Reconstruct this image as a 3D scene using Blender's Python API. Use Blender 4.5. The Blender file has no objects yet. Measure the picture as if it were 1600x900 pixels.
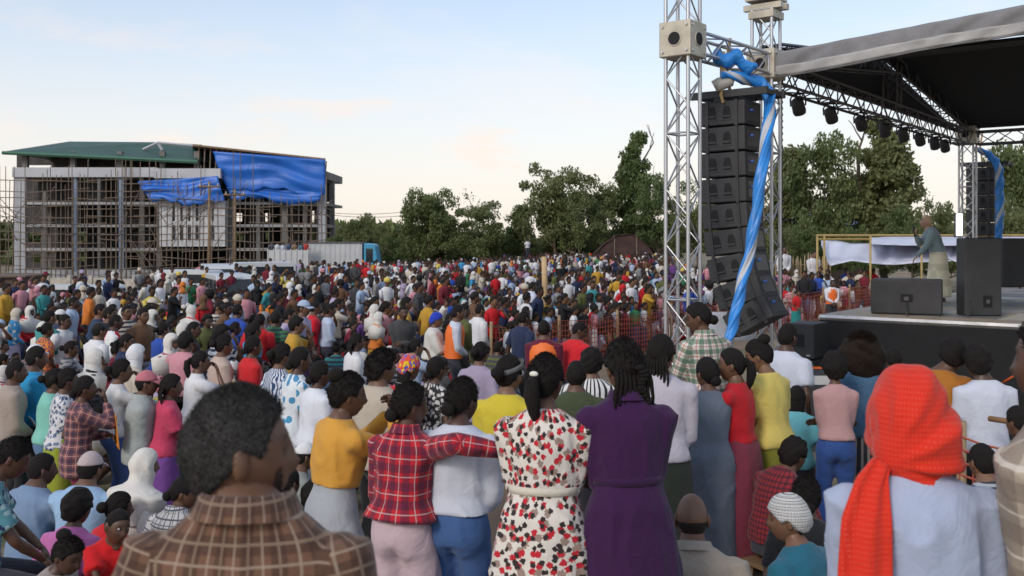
import bpy, math, random
import numpy as np
from mathutils import Vector, Matrix
random.seed(11); rng = np.random.default_rng(11)
R = math.radians
SC = bpy.context.scene
COL = SC.collection
# ---------------------------------------------------------------- camera
F = 1555.6; HOR = 374.0; CAMZ = 3.0
cd = bpy.data.cameras.new('camera'); cam = bpy.data.objects.new('camera', cd); COL.objects.link(cam)
cam.location = (0, 0, CAMZ); cam.rotation_euler = (R(90), 0, 0)
cd.sensor_width = 36; cd.lens = 35; cd.shift_y = -76/1600; cd.clip_start = .1; cd.clip_end = 3000
cd.dof.use_dof = True; cd.dof.focus_distance = 8.5; cd.dof.aperture_fstop = 5.0
SC.camera = cam
# ---------------------------------------------------------------- sky, sun, exposure
SUN_EL, SUN_AZ = R(32), R(215)          # azimuth clockwise from +Y (the view direction): behind the camera, to its left
wd = bpy.data.worlds.new('World'); SC.world = wd; wd.use_nodes = True
def build_world():
    nt = wd.node_tree; nt.nodes.clear(); L = nt.links.new
    nd = nt.nodes.new
    out = nd('ShaderNodeOutputWorld'); bg = nd('ShaderNodeBackground'); sky = nd('ShaderNodeTexSky')
    sky.sky_type = 'NISHITA'; sky.sun_disc = False; sky.sun_elevation = SUN_EL; sky.sun_rotation = SUN_AZ
    sky.air_density = 1.0; sky.dust_density = 1.0; sky.ozone_density = 1.5
    bg.inputs['Strength'].default_value = .15
    # thin high veil and small clouds, over the whole sky
    tc = nd('ShaderNodeTexCoord'); mp = nd('ShaderNodeMapping'); mp.inputs['Scale'].default_value = (1, 1, 3.2)
    L(tc.outputs['Generated'], mp.inputs['Vector'])
    nz = nd('ShaderNodeTexNoise'); nz.inputs['Scale'].default_value = 3.1; nz.inputs['Detail'].default_value = 9; nz.inputs['Roughness'].default_value = .55
    L(mp.outputs[0], nz.inputs['Vector'])
    rp = nd('ShaderNodeValToRGB'); rp.color_ramp.elements[0].position = .53; rp.color_ramp.elements[1].position = .78
    L(nz.outputs['Fac'], rp.inputs['Fac'])
    veil = nd('ShaderNodeMixRGB'); veil.inputs['Color2'].default_value = (6.4, 6.1, 5.9, 1)
    sx = nd('ShaderNodeSeparateXYZ'); L(tc.outputs['Generated'], sx.inputs[0])
    low = nd('ShaderNodeMapRange'); low.inputs['From Min'].default_value = 0; low.inputs['From Max'].default_value = .30; low.inputs['To Min'].default_value = 1; low.inputs['To Max'].default_value = 0; low.interpolation_type = 'SMOOTHSTEP'
    L(sx.outputs[2], low.inputs['Value'])
    air = nd('ShaderNodeMixRGB'); air.inputs['Color1'].default_value = (5.0, 5.2, 5.45, 1); air.inputs['Color2'].default_value = (5.5, 4.9, 4.45, 1)   # evening haze, warmer low down
    L(low.outputs[0], air.inputs['Fac']); L(air.outputs[0], veil.inputs['Color2'])
    vf = nd('ShaderNodeMapRange'); vf.inputs['To Min'].default_value = .30; vf.inputs['To Max'].default_value = .85; L(low.outputs[0], vf.inputs['Value']); L(vf.outputs[0], veil.inputs['Fac'])
    L(sky.outputs[0], veil.inputs['Color1'])
    mx = nd('ShaderNodeMixRGB'); mx.inputs['Color2'].default_value = (5.6, 5.1, 4.8, 1)
    m2 = nd('ShaderNodeMath'); m2.operation = 'MULTIPLY'; m2.inputs[1].default_value = .6
    L(rp.outputs[0], m2.inputs[0]); L(m2.outputs[0], mx.inputs['Fac']); L(veil.outputs[0], mx.inputs['Color1'])
    n2 = nd('ShaderNodeTexNoise'); n2.inputs['Scale'].default_value = 7.5; n2.inputs['Detail'].default_value = 8; n2.inputs['Roughness'].default_value = .58; L(mp.outputs[0], n2.inputs['Vector'])
    r2 = nd('ShaderNodeMapRange'); r2.inputs['From Min'].default_value = .56; r2.inputs['From Max'].default_value = .70; L(n2.outputs['Fac'], r2.inputs['Value'])
    m3 = nd('ShaderNodeMath'); m3.operation = 'MULTIPLY'; L(r2.outputs[0], m3.inputs[0]); L(low.outputs[0], m3.inputs[1])
    m4 = nd('ShaderNodeMath'); m4.operation = 'MULTIPLY'; m4.inputs[1].default_value = .8; L(m3.outputs[0], m4.inputs[0])
    puff = nd('ShaderNodeMixRGB'); puff.inputs['Color2'].default_value = (5.9, 4.9, 4.3, 1); L(m4.outputs[0], puff.inputs['Fac']); L(mx.outputs[0], puff.inputs['Color1'])
    L(puff.outputs[0], bg.inputs['Color']); L(bg.outputs[0], out.inputs['Surface'])
build_world()
sl = bpy.data.lights.new('sun', 'SUN'); sun = bpy.data.objects.new('sun', sl); COL.objects.link(sun)
sl.energy = 1.3; sl.angle = R(14); sl.color = (1, .91, .80)
sd = Vector((math.sin(SUN_AZ)*math.cos(SUN_EL), math.cos(SUN_AZ)*math.cos(SUN_EL), math.sin(SUN_EL)))
sun.rotation_euler = sd.to_track_quat('Z', 'Y').to_euler(); sun.location = (0, 0, 40)
SC.view_settings.view_transform = 'Standard'; SC.view_settings.look = 'None'
SC.view_settings.gamma = 1; SC.view_settings.use_curve_mapping = False; SC.view_settings.exposure = 0.28
SC.render.engine = 'CYCLES'; SC.cycles.max_bounces = 6; SC.cycles.transparent_max_bounces = 6

def W(px, py, D):            # pixel of the photograph + distance -> point
    return np.array([(px-800)/F*D, D, CAMZ-(py-HOR)/F*D])
# ---------------------------------------------------------------- material helpers
class NT:
    def __init__(s, name):
        s.m = bpy.data.materials.new(name); s.m.use_nodes = True; s.t = s.m.node_tree
        s.b = s.t.nodes['Principled BSDF']; s.L = s.t.links.new
    def n(s, k): return s.t.nodes.new(k)
    def put(s, sock, v):
        if isinstance(v, bpy.types.NodeSocket): s.L(v, sock)
        elif isinstance(v, (tuple, list)) and len(v) == 3 and sock.type == 'RGBA': sock.default_value = (*v, 1)
        else: sock.default_value = v
    def math(s, op, a, b=0.0, c=None):
        n = s.n('ShaderNodeMath'); n.operation = op; s.put(n.inputs[0], a); s.put(n.inputs[1], b)
        if c is not None: s.put(n.inputs[2], c)
        return n.outputs[0]
    def mix(s, f, a, b, mode='MIX'):
        n = s.n('ShaderNodeMixRGB'); n.blend_type = mode; s.put(n.inputs['Fac'], f); s.put(n.inputs['Color1'], a); s.put(n.inputs['Color2'], b)
        return n.outputs[0]
    def noise(s, vec, scale, detail=3, rough=.5):
        n = s.n('ShaderNodeTexNoise'); n.inputs['Scale'].default_value = scale; n.inputs['Detail'].default_value = detail; n.inputs['Roughness'].default_value = rough
        if vec is not None: s.L(vec, n.inputs['Vector'])
        return n.outputs['Fac']
    def ramp(s, f, p0, p1, a=0.0, b=1.0):
        n = s.n('ShaderNodeMapRange'); s.put(n.inputs['Value'], f); n.inputs['From Min'].default_value = p0; n.inputs['From Max'].default_value = p1
        n.inputs['To Min'].default_value = a; n.inputs['To Max'].default_value = b
        return n.outputs[0]
    def obj(s): return s.n('ShaderNodeTexCoord').outputs['Object']
    def uv(s):
        n = s.n('ShaderNodeUVMap'); n.uv_map = 'pat'; q = s.n('ShaderNodeSeparateXYZ'); s.L(n.outputs[0], q.inputs[0])
        return n.outputs[0], q.outputs[0], q.outputs[1]
    def band(s, x, period, w, off=0.0):      # 1 inside a stripe of width w in each period
        f = s.math('FRACT', s.math('ADD', s.math('DIVIDE', x, period), off+50.0))
        return s.math('LESS_THAN', f, w/period)
    def bump(s, h, strength=.3, dist=.02):
        n = s.n('ShaderNodeBump'); n.inputs['Strength'].default_value = strength; n.inputs['Distance'].default_value = dist
        s.put(n.inputs['Height'], h); s.L(n.outputs[0], s.b.inputs['Normal'])
    def col(s, c): s.put(s.b.inputs['Base Color'], c)
MC = {}
def mat(name, c, rough=.7, metal=0.0, var=.15, scale=4.0, bump=.15, bscale=40.0, emit=None):
    k = ('m', name)
    if k in MC: return MC[k]
    t = NT(name); o = t.obj()
    f = t.noise(o, scale, 5, .6)
    lo = tuple(v*(1-var) for v in c); hi = tuple(min(1, v*(1+var)) for v in c)
    t.col(t.mix(t.ramp(f, .3, .7), lo, hi)); t.b.inputs['Roughness'].default_value = rough; t.b.inputs['Metallic'].default_value = metal
    if bump: t.bump(t.noise(o, bscale, 4), bump, .01)
    if emit: t.put(t.b.inputs['Emission Color'], (*emit[:3], 1)); t.b.inputs['Emission Strength'].default_value = emit[3]
    MC[k] = t.m
    return t.m
def cloth(c=None, pat=None, cols=(), key=None):
    """fabric: plain colour c (None: the object's own colour) with an optional woven or printed pattern in metres of cloth"""
    k = ('c', c, pat, tuple(cols))
    if k in MC: return MC[k]
    t = NT('fabric_'+(pat or 'plain'))
    o = t.obj()
    if c is None:
        n = t.n('ShaderNodeObjectInfo'); base = n.outputs['Color']
    else: base = c
    if pat:
        uvv, u, v = t.uv()
    if pat == 'plaid':        # cols: dark band, light line
        dk, lt = cols[0], cols[1]; P = cols[2] if len(cols) > 2 else .09
        a = t.band(u, P, P*.45); b = t.band(v, P, P*.45)
        base = t.mix(t.math('MULTIPLY', a, .62), base, dk); base = t.mix(t.math('MULTIPLY', b, .62), base, dk)
        a = t.band(u, P, P*.065, .28); b = t.band(v, P, P*.065, .28)
        base = t.mix(t.math('MULTIPLY', a, .75), base, lt); base = t.mix(t.math('MULTIPLY', b, .75), base, lt)
        if len(cols) > 3:
            a = t.band(u, P, P*.07, .78); b = t.band(v, P, P*.07, .78)
            base = t.mix(t.math('MULTIPLY', t.math('MAXIMUM', a, b), .8), base, cols[3])
    elif pat == 'check':      # light cloth with thin dark lines
        P = cols[1] if len(cols) > 1 else .05
        m = t.math('MAXIMUM', t.band(u, P, P*.18), t.band(v, P, P*.18))
        m2 = t.math('MAXIMUM', t.band(u, P*2, P*.1, .3), t.band(v, P*2, P*.1, .3))
        base = t.mix(t.math('MULTIPLY', t.math('MAXIMUM', m, m2), .85), base, cols[0])
    elif pat == 'stripe':
        P = cols[1] if len(cols) > 1 else .04
        base = t.mix(t.band(u, P, P*.4), base, cols[0])
    elif pat == 'hstripe':
        P = cols[1] if len(cols) > 1 else .06
        base = t.mix(t.band(v, P, P*.45), base, cols[0])
    elif pat in ('floral', 'print', 'dots'):
        S = {'floral': 19.0, 'print': 18.0, 'dots': 9.0}[pat]
        for i, cc in enumerate(cols):
            vn = t.n('ShaderNodeTexVoronoi'); vn.voronoi_dimensions = '2D'; vn.inputs['Scale'].default_value = S*(1+.23*i); vn.inputs['Randomness'].default_value = .9
            ad = t.n('ShaderNodeVectorMath'); ad.operation = 'ADD'; t.L(uvv, ad.inputs[0]); ad.inputs[1].default_value = (i*3.7, i*1.9, 0); t.L(ad.outputs[0], vn.inputs['Vector'])
            pet = t.noise(ad.outputs[0], S*5, 2)
            d = t.math('ADD', vn.outputs['Distance'], t.math('MULTIPLY', t.math('SUBTRACT', pet, .5), .55 if pat != 'dots' else .15))
            m = t.math('LESS_THAN', d, .31 if pat != 'dots' else .3)
            sp = t.n('ShaderNodeSeparateColor'); t.L(vn.outputs['Color'], sp.inputs[0])
            keep = t.math('LESS_THAN', sp.outputs[0], .72)
            base = t.mix(t.math('MULTIPLY', m, keep), base, cc)
    elif pat == 'zebra':
        wv = t.n('ShaderNodeTexWave'); wv.inputs['Scale'].default_value = 9; wv.inputs['Distortion'].default_value = 9; wv.inputs['Detail'].default_value = 2; t.L(uvv, wv.inputs['Vector'])
        base = t.mix(t.math('GREATER_THAN', wv.outputs['Fac'], .52), base, cols[0])
    elif pat == 'knitdots':   # open woven scarf: rows of small pale stitches
        a = t.math('MULTIPLY', t.band(u, .011, .005), t.band(v, .013, .005))
        base = t.mix(t.math('MULTIPLY', a, .28), base, cols[0])
    elif pat == 'rib':
        base = t.mix(t.math('MULTIPLY', t.band(u, .012, .005), .35), base, cols[0])
    lf = t.noise(o, 5, 3)
    base = t.mix(t.ramp(lf, .3, .7, .0, .16), base, (.5, .5, .5), 'MULTIPLY')
    t.col(base); t.b.inputs['Roughness'].default_value = .88; t.b.inputs['Sheen Weight'].default_value = .12; t.b.inputs['Specular IOR Level'].default_value = .25
    wr = t.n('ShaderNodeTexNoise'); wr.inputs['Scale'].default_value = 9; wr.inputs['Detail'].default_value = 4; wr.inputs['Distortion'].default_value = 1.2; t.L(o, wr.inputs['Vector'])
    w2 = t.n('ShaderNodeTexNoise'); w2.inputs['Scale'].default_value = 24; w2.inputs['Detail'].default_value = 3; w2.inputs['Distortion'].default_value = 1.6; t.L(o, w2.inputs['Vector'])
    h = t.math('ADD', t.math('ADD', wr.outputs['Fac'], t.math('MULTIPLY', w2.outputs['Fac'], .12)), t.math('MULTIPLY', t.noise(o, 330, 1), .10))
    t.bump(h, .38, .03)
    MC[k] = t.m
    return t.m
def skin_mat():
    if 'skin' in MC: return MC['skin']
    t = NT('skin'); o = t.obj(); oi = t.n('ShaderNodeObjectInfo')
    at = t.n('ShaderNodeAttribute'); at.attribute_name = 'tint'
    c = t.mix(t.ramp(t.noise(o, 22, 4), .35, .65, 0, .22), oi.outputs['Color'], (.55, .42, .4), 'MULTIPLY')
    c = t.mix(1.0, c, at.outputs['Color'], 'MULTIPLY')
    t.col(c); t.b.inputs['Roughness'].default_value = .48; t.b.inputs['Subsurface Weight'].default_value = .0
    t.bump(t.noise(o, 160, 3), .12, .004)
    MC['skin'] = t.m; return t.m
def hair_mat(c, grey=0.0):
    k = ('h', c, grey)
    if k in MC: return MC[k]
    t = NT('hair'); o = t.obj()
    f = t.noise(o, 150, 3)
    b = t.mix(t.ramp(f, .35, .7), tuple(v*.5 for v in c), tuple(v*1.4 for v in c))
    if grey: b = t.mix(t.ramp(t.noise(o, 260, 4, .7), .50-.1*grey, .74, 0, .6), b, (.20, .195, .19))
    t.col(b); t.b.inputs['Roughness'].default_value = .62; t.b.inputs['Specular IOR Level'].default_value = .14
    t.bump(t.noise(o, 420 if grey else 150, 3, .7), .8, .006 if grey else .012)
    MC[k] = t.m; return t.m
# ---------------------------------------------------------------- mesh helpers
class G:
    """collects tubes, boxes and sheets as vertices, quads and triangles"""
    def __init__(s): s.V = []; s.Q = []; s.T = []; s.n = 0
    def add(s, V, Q=None, T=None):
        V = np.asarray(V, float).reshape(-1, 3)
        if Q is not None and len(Q): s.Q.append(np.asarray(Q, int)+s.n)
        if T is not None and len(T): s.T.append(np.asarray(T, int)+s.n)
        s.V.append(V); s.n += len(V); return s
    def arrays(s):
        V = np.concatenate(s.V) if s.V else np.zeros((0, 3))
        Q = np.concatenate(s.Q) if s.Q else np.zeros((0, 4), int)
        T = np.concatenate(s.T) if s.T else np.zeros((0, 3), int)
        return V, Q, T
    def rings(s, rings, cap=True):            # list of (n,3) rings -> skin
        n = len(rings[0]); m = len(rings); V = np.concatenate(rings)
        i = np.arange(m-1)[:, None]*n; j = np.arange(n)[None, :]; k = (j+1) % n
        Q = np.stack([i+j, i+k, i+n+k, i+n+j], -1).reshape(-1, 4)
        T = None
        if cap:
            V = np.concatenate([V, rings[0].mean(0)[None], rings[-1].mean(0)[None]])
            a = np.arange(n); b = (a+1) % n
            T = np.concatenate([np.stack([b, a, np.full(n, m*n)], 1), np.stack([(m-1)*n+a, (m-1)*n+b, np.full(n, m*n+1)], 1)])
        return s.add(V, Q, T)
    def tube(s, pts, rad, n=8, hint=None, cap=True, p=2.0):
        pts = np.asarray(pts, float); m = len(pts)
        rad = [(r, r) if np.isscalar(r) else r for r in (rad if hasattr(rad, '__len__') and not isinstance(rad, tuple) else [rad]*m)]
        tg = np.gradient(pts, axis=0); tg /= np.linalg.norm(tg, axis=1)[:, None]+1e-9
        if hint is None:
            d = pts[-1]-pts[0]; hint = (0, 1, 0) if abs(d[1]) < .8*np.linalg.norm(d) else (1, 0, 0)
        hint = np.asarray(hint, float); a = np.linspace(0, 2*np.pi, n, endpoint=False)
        ca, sa = np.cos(a), np.sin(a)
        if p != 2: ca = np.sign(ca)*abs(ca)**(2/p); sa = np.sign(sa)*abs(sa)**(2/p)
        rs = []
        for P, t, (ra, rb) in zip(pts, tg, rad):
            x = np.cross(hint, t); x /= np.linalg.norm(x)+1e-9; y = np.cross(t, x)
            rs.append(P+ra*ca[:, None]*x+rb*sa[:, None]*y)
        return s.rings(rs, cap)
    def ball(s, c, r, n=12, m=8, M=None):
        th = np.linspace(0, np.pi, m+1)[1:-1]; a = np.linspace(0, 2*np.pi, n, endpoint=False)
        P = np.stack([np.sin(th)[:, None]*np.cos(a), np.sin(th)[:, None]*np.sin(a), np.repeat(np.cos(th)[:, None], n, 1)], -1)
        V = np.concatenate([P.reshape(-1, 3), [[0, 0, 1], [0, 0, -1]]])*np.asarray(r if hasattr(r, '__len__') else (r, r, r))
        if M is not None: V = V@np.asarray(M).T
        V = V+np.asarray(c); k = m-1
        i = np.arange(k-1)[:, None]*n; j = np.arange(n)[None]; jj = (j+1) % n
        Q = np.stack([i+j, i+n+j, i+n+jj, i+jj], -1).reshape(-1, 4)
        aa = np.arange(n); bb = (aa+1) % n
        T = np.concatenate([np.stack([np.full(n, k*n), aa, bb], 1), np.stack([np.full(n, k*n+1), (k-1)*n+bb, (k-1)*n+aa], 1)])
        return s.add(V, Q, T)
    def box(s, lo, hi, M=None, off=None):
        x0, y0, z0 = lo; x1, y1, z1 = hi
        V = np.array([[x0, y0, z0], [x1, y0, z0], [x1, y1, z0], [x0, y1, z0], [x0, y0, z1], [x1, y0, z1], [x1, y1, z1], [x0, y1, z1]], float)
        if M is not None: V = V@np.asarray(M).T
        if off is not None: V = V+np.asarray(off)
        return s.add(V, [[0, 3, 2, 1], [4, 5, 6, 7], [0, 1, 5, 4], [1, 2, 6, 5], [2, 3, 7, 6], [3, 0, 4, 7]])
    def bar(s, a, b, w, d=None, n=None):      # straight bar, square section (or round with n)
        return s.tube([a, b], [(w/2*1.414, (d or w)/2*1.414)]*2 if n is None else [(w/2, w/2)]*2, n or 4)
    def prism(s, poly, y0, y1):               # polygon in x,z pushed from y0 to y1
        poly = np.asarray(poly, float); n = len(poly)
        A = np.stack([poly[:, 0], np.full(n, y0), poly[:, 1]], 1); B = A.copy(); B[:, 1] = y1
        return s.rings([A, B])
    def sheet(s, P):                          # grid (m,n,3)
        m, n = P.shape[:2]; i = np.arange(m-1)[:, None]*n; j = np.arange(n-1)[None]
        return s.add(P.reshape(-1, 3), np.stack([i+j, i+j+1, i+n+j+1, i+n+j], -1).reshape(-1, 4))
def mesh(name, V, Q, T=None, smooth=True, uv=None, tint=None):
    me = bpy.data.meshes.new(name); T = np.zeros((0, 3), int) if T is None else T
    nq, nt_ = len(Q), len(T)
    me.vertices.add(len(V)); me.vertices.foreach_set('co', np.ascontiguousarray(V, np.float32).ravel())
    lv = np.concatenate([np.asarray(Q).ravel(), np.asarray(T).ravel()]).astype(np.int32)
    me.loops.add(len(lv)); me.loops.foreach_set('vertex_index', lv)
    ls = np.concatenate([np.arange(nq)*4, nq*4+np.arange(nt_)*3]).astype(np.int32)
    me.polygons.add(nq+nt_); me.polygons.foreach_set('loop_start', ls)
    if uv is not None:
        l = me.uv_layers.new(name='pat'); l.data.foreach_set('uv', np.ascontiguousarray(uv, np.float32).ravel())
    if tint is not None:
        a = me.color_attributes.new('tint', 'FLOAT_COLOR', 'POINT'); a.data.foreach_set('color', np.ascontiguousarray(tint, np.float32).ravel())
    me.update(calc_edges=True)
    me.polygons.foreach_set('use_smooth', np.full(nq+nt_, smooth))
    return me
def ob(name, data, m=None, parent=None, color=None):
    o = bpy.data.objects.new(name, data); COL.objects.link(o)
    if m is not None and data is not None and not data.materials: data.materials.append(m)
    if parent is not None: o.parent = parent
    if color is not None: o.color = (*color[:3], 1)
    return o
def gob(name, g, m, parent=None, smooth=False, color=None):
    V, Q, T = g.arrays()
    return ob(name, mesh(name, V, Q, T, smooth), m, parent, color)
def tag(o, label, cat, group=None):
    o['label'] = label; o['category'] = cat
    if group: o['group'] = group
    return o
def thing(name, label, cat, loc=(0, 0, 0), rz=0.0, group=None):
    o = bpy.data.objects.new(name, None); COL.objects.link(o); o.location = loc; o.rotation_euler = (0, 0, rz); o.empty_display_size = .1
    return tag(o, label, cat, group)
def bevel(o, w=.01, seg=2):
    m = o.modifiers.new('bevel', 'BEVEL'); m.width = w; m.segments = seg; m.limit_method = 'ANGLE'; return o
# ---------------------------------------------------------------- people: geometry
_K = np.random.default_rng(5)
_DIR = [(_K.normal(size=(7, 3)), _K.uniform(0, 6.28, 7)) for _ in range(6)]
def vn(P, f, seed=0):
    d, ph = _DIR[seed % 6]; q = P*f
    return np.sin(q@d.T+ph+.9*np.sin(q@np.roll(d, 1, 0).T*.7)).mean(1)*1.6
def sst(x, a, b):
    t = np.clip((x-a)/(b-a), 0, 1); return t*t*(3-2*t)
def rx(a): c, s = math.cos(a), math.sin(a); return np.array([[1, 0, 0], [0, c, -s], [0, s, c]])
def rz(a): c, s = math.cos(a), math.sin(a); return np.array([[c, -s, 0], [s, c, 0], [0, 0, 1]])
def rdir(a): return rx(-a)                 # pitch forward by a: +z tips to +y
def sph(nu, nv):
    th = np.linspace(.0001, np.pi-.0001, nv); ph = np.linspace(0, 2*np.pi, nu, endpoint=False)
    D = np.stack([np.sin(th)[:, None]*np.sin(ph), np.sin(th)[:, None]*np.cos(ph), np.repeat(np.cos(th)[:, None], nu, 1)], -1).reshape(-1, 3)
    i = np.arange(nv-1)[:, None]*nu; j = np.arange(nu)[None]; k = (j+1) % nu
    return D, np.stack([i+j, i+nu+j, i+nu+k, i+k], -1).reshape(-1, 4)
def skull(D, feat=True):
    x, y, z = D.T; t = np.clip(-z, 0, 1)
    px = x*.074*(1-.30*t**1.5); py = np.where(y < 0, y*.097*(1-.38*t), y*.092+.010*t*np.clip(y*3, 0, 1)); pz = z*.117
    tint = np.ones((len(D), 4))
    if feat:
        f = sst(y, .15, .6); ex = np.abs(px)
        g = lambda a, b, c, d: np.exp(-((ex-a)/b)**2-((pz-c)/d)**2)
        py = py+f*(.023*g(0, .014, -.027, .017)+.011*g(0, .010, .002, .024)-.009*g(.031, .016, .010, .013)+.005*g(.03, .025, .030, .009)
                   + .008*g(0, .024, -.062, .011)+.007*g(0, .022, -.100, .016)+.004*g(.045, .02, -.02, .025))
        lip = f*g(0, .026, -.062, .010); eye = f*g(.031, .012, .010, .007); br = f*g(.031, .020, .031, .005)
        tint[:, :3] *= 1-np.clip(lip, 0, 1)[:, None]*np.array([.05, .35, .3])
        tint[:, :3] *= 1-.85*np.clip(eye*1.4, 0, 1)[:, None]; tint[:, :3] *= 1-.75*np.clip(br*1.2, 0, 1)[:, None]
    return np.stack([px, py, pz], 1), tint
_PH = np.radians([0, 35, 58, 74, 92, 112, 140, 180]); 
def hairline(D, front=.066, back=-.068):
    ph = np.abs(np.arctan2(D[:, 0], D[:, 1]))
    return np.interp(ph, _PH, [front, front-.003, front-.022, .0, .014, -.03, back+.004, back])
def capmesh(nu, nv, th, line, amp=.003, freq=60, seed=0, rib=0):
    D, Q = sph(nu, nv); P, _ = skull(D, False); k = sst(P[:, 2]-line(D), -.008, .006)
    n = vn(P, freq, seed)
    t = th+amp*n+(rib*np.cos(D[:, 0]*26) if rib else 0)
    return P*(1-.16*(1-k))[:, None]+D*(t*k)[:, None], Q
def ik(S, Wr, pole, l1, l2):
    d = Wr-S; L = np.linalg.norm(d); m = (l1+l2)*.985
    if L > m: Wr = S+d*m/L; d = Wr-S; L = m
    u = d/L; a = (l1*l1-l2*l2+L*L)/(2*L); h = math.sqrt(max(l1*l1-a*a, 1e-6))
    p = np.asarray(pole, float); p = p-u*(p@u); p /= np.linalg.norm(p)+1e-9
    return S+u*a+p*h, Wr
ARMS = {  # hand relative to the chest, in body heights; elbow pole (right arm; the left is mirrored)
 'down': ((.150, .03, -.235), (.5, -1, 0)), 'cross': ((-.045, .115, -.095), (.42, -.35, -1)), 'front': ((.015, .125, -.165), (.8, -.6, -.7)),
 'back': ((.01, -.10, -.17), (1, -.4, 0)), 'phone': ((.015, .19, .135), (.8, .1, -1)), 'face': ((.03, .125, .13), (.7, .3, -1)),
 'hip': ((.135, -.01, -.145), (1, -.8, 0)), 'over': ((.37, .05, .105), (0, -.6, -.8)), 'up': ((.08, .08, .33), (1, 0, .2)),
 'knee': ((.07, .235, -.12), (1, -.1, -.4)), 'hold': ((.0, .16, -.06), (1, -.5, -.6)), 'mic': ((.0, .15, .10), (.8, -.1, -1)), 'reach': ((.06, .33, -.02), (.8, -.1, -1))}
def torso_rings(sex):
    if sex == 'f': return [(.47, .100, .070, 0), (.51, .104, .074, -.004), (.56, .098, .071, -.006), (.625, .075, .056, 0), (.69, .083, .064, .004), (.735, .089, .068, .006), (.785, .096, .058, 0), (.808, .088, .048, -.004), (.830, .062, .040, -.006), (.842, .042, .037, -.006), (.857, .033, .035, -.006)]
    return [(.47, .094, .066, 0), (.51, .096, .068, -.002), (.56, .094, .066, -.002), (.625, .086, .061, 0), (.69, .094, .066, .002), (.735, .102, .069, .003), (.785, .110, .062, 0), (.808, .100, .052, -.004), (.830, .073, .044, -.006), (.844, .052, .041, -.006), (.860, .040, .039, -.006)]
def skeleton(s):
    H = s['H']; J = {}; sit = s.get('sit'); hz = s.get('hipz', .52*H) if sit else .52*H
    l0 = R(s.get('lean0', 4 if not sit else -4)); l1 = R(s.get('lean', 6 if not sit else 18))
    L = .325*H; n = 40; th = l0+(l1-l0)*np.linspace(0, 1, n+1)
    yy = np.concatenate([[0], np.cumsum(np.sin(th[:-1])*L/n)]); zz = hz+np.concatenate([[0], np.cumsum(np.cos(th[:-1])*L/n)])
    def spine(q):                      # q: fraction of body height when upright; -> point, pitch
        t = (q-.52)/.325
        if t <= 0: return np.array([0, math.sin(l0)*t*L*.3, hz+t*L]), l0*.3
        k = min(t, 1)*n; i = min(int(k), n-1); f = k-i
        p = np.array([0, yy[i]*(1-f)+yy[i+1]*f, zz[i]*(1-f)+zz[i+1]*f]); a = float(np.interp(k, range(n+1), th))
        if t > 1: p = p+np.array([0, math.sin(a), math.cos(a)])*(t-1)*L
        return p, a
    J['spine'] = spine; nb, a = spine(.845)
    hs = s.get('head', 1.0)*H/1.65; J['hs'] = hs
    hp = R(s.get('pitch', 0)); ha = a*.6+hp
    J['neck'] = nb; hx = s.get('hx', 0)
    J['hc'] = nb+np.array([0, math.sin(ha)*.106+.012, math.cos(ha)*.106])*hs+np.array([0, .006, .006])*H+np.array([hx, 0, -s.get('drop', 0)])
    J['hR'] = rz(-R(s.get('yaw', 0)))@rdir(a*.25+hp)@rx(0)@np.array([[1, 0, 0], [0, 1, 0], [0, 0, 1.]])
    if s.get('roll'): c, q = math.cos(R(s['roll'])), math.sin(R(s['roll'])); J['hR'] = J['hR']@np.array([[c, 0, q], [0, 1, 0], [-q, 0, c]])
    ch, ca = spine(.72); CR = rdir(ca); sw = (.112 if s['sex'] == 'm' else .100)*s.get('wide', 1)
    for side, key in ((1, 'armR'), (-1, 'armL')):
        sp, sa = spine(.786); S = sp+rdir(sa)@np.array([side*sw*H, -.004*H, 0])
        av = s.get(key, 'down'); tgt, pole = ARMS[av] if isinstance(av, str) else av
        tw = ch+CR@(np.array(tgt)*np.array([side, 1, 1])*H); pl = CR@(np.array(pole, float)*np.array([side, 1, 1]))
        E, Wr = ik(S, tw, pl, .170*H, .150*H); J['S', side] = S; J['E', side] = E; J['W', side] = Wr; J['av', side] = av
    for side in (1, -1):
        hp_ = np.array([side*.054*H, 0, hz-.012*H])
        if sit:
            A = np.array([side*s.get('spread', .085)*H, s.get('feet', .25)*H, .04*H]); K, A = ik(hp_, A, (side*.25, .6, 1), .245*H, .235*H)
        else:
            st = s.get('stride', .02)*side
            A = np.array([side*.052*H, st*H-.01*H, .04*H]); K, A = ik(hp_, A, (side*.1, 1, 0), .245*H, .24*H)
        J['hip', side] = hp_; J['K', side] = K; J['A', side] = A
    return J
def lerp(a, b, t): return a+(b-a)*t
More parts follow.
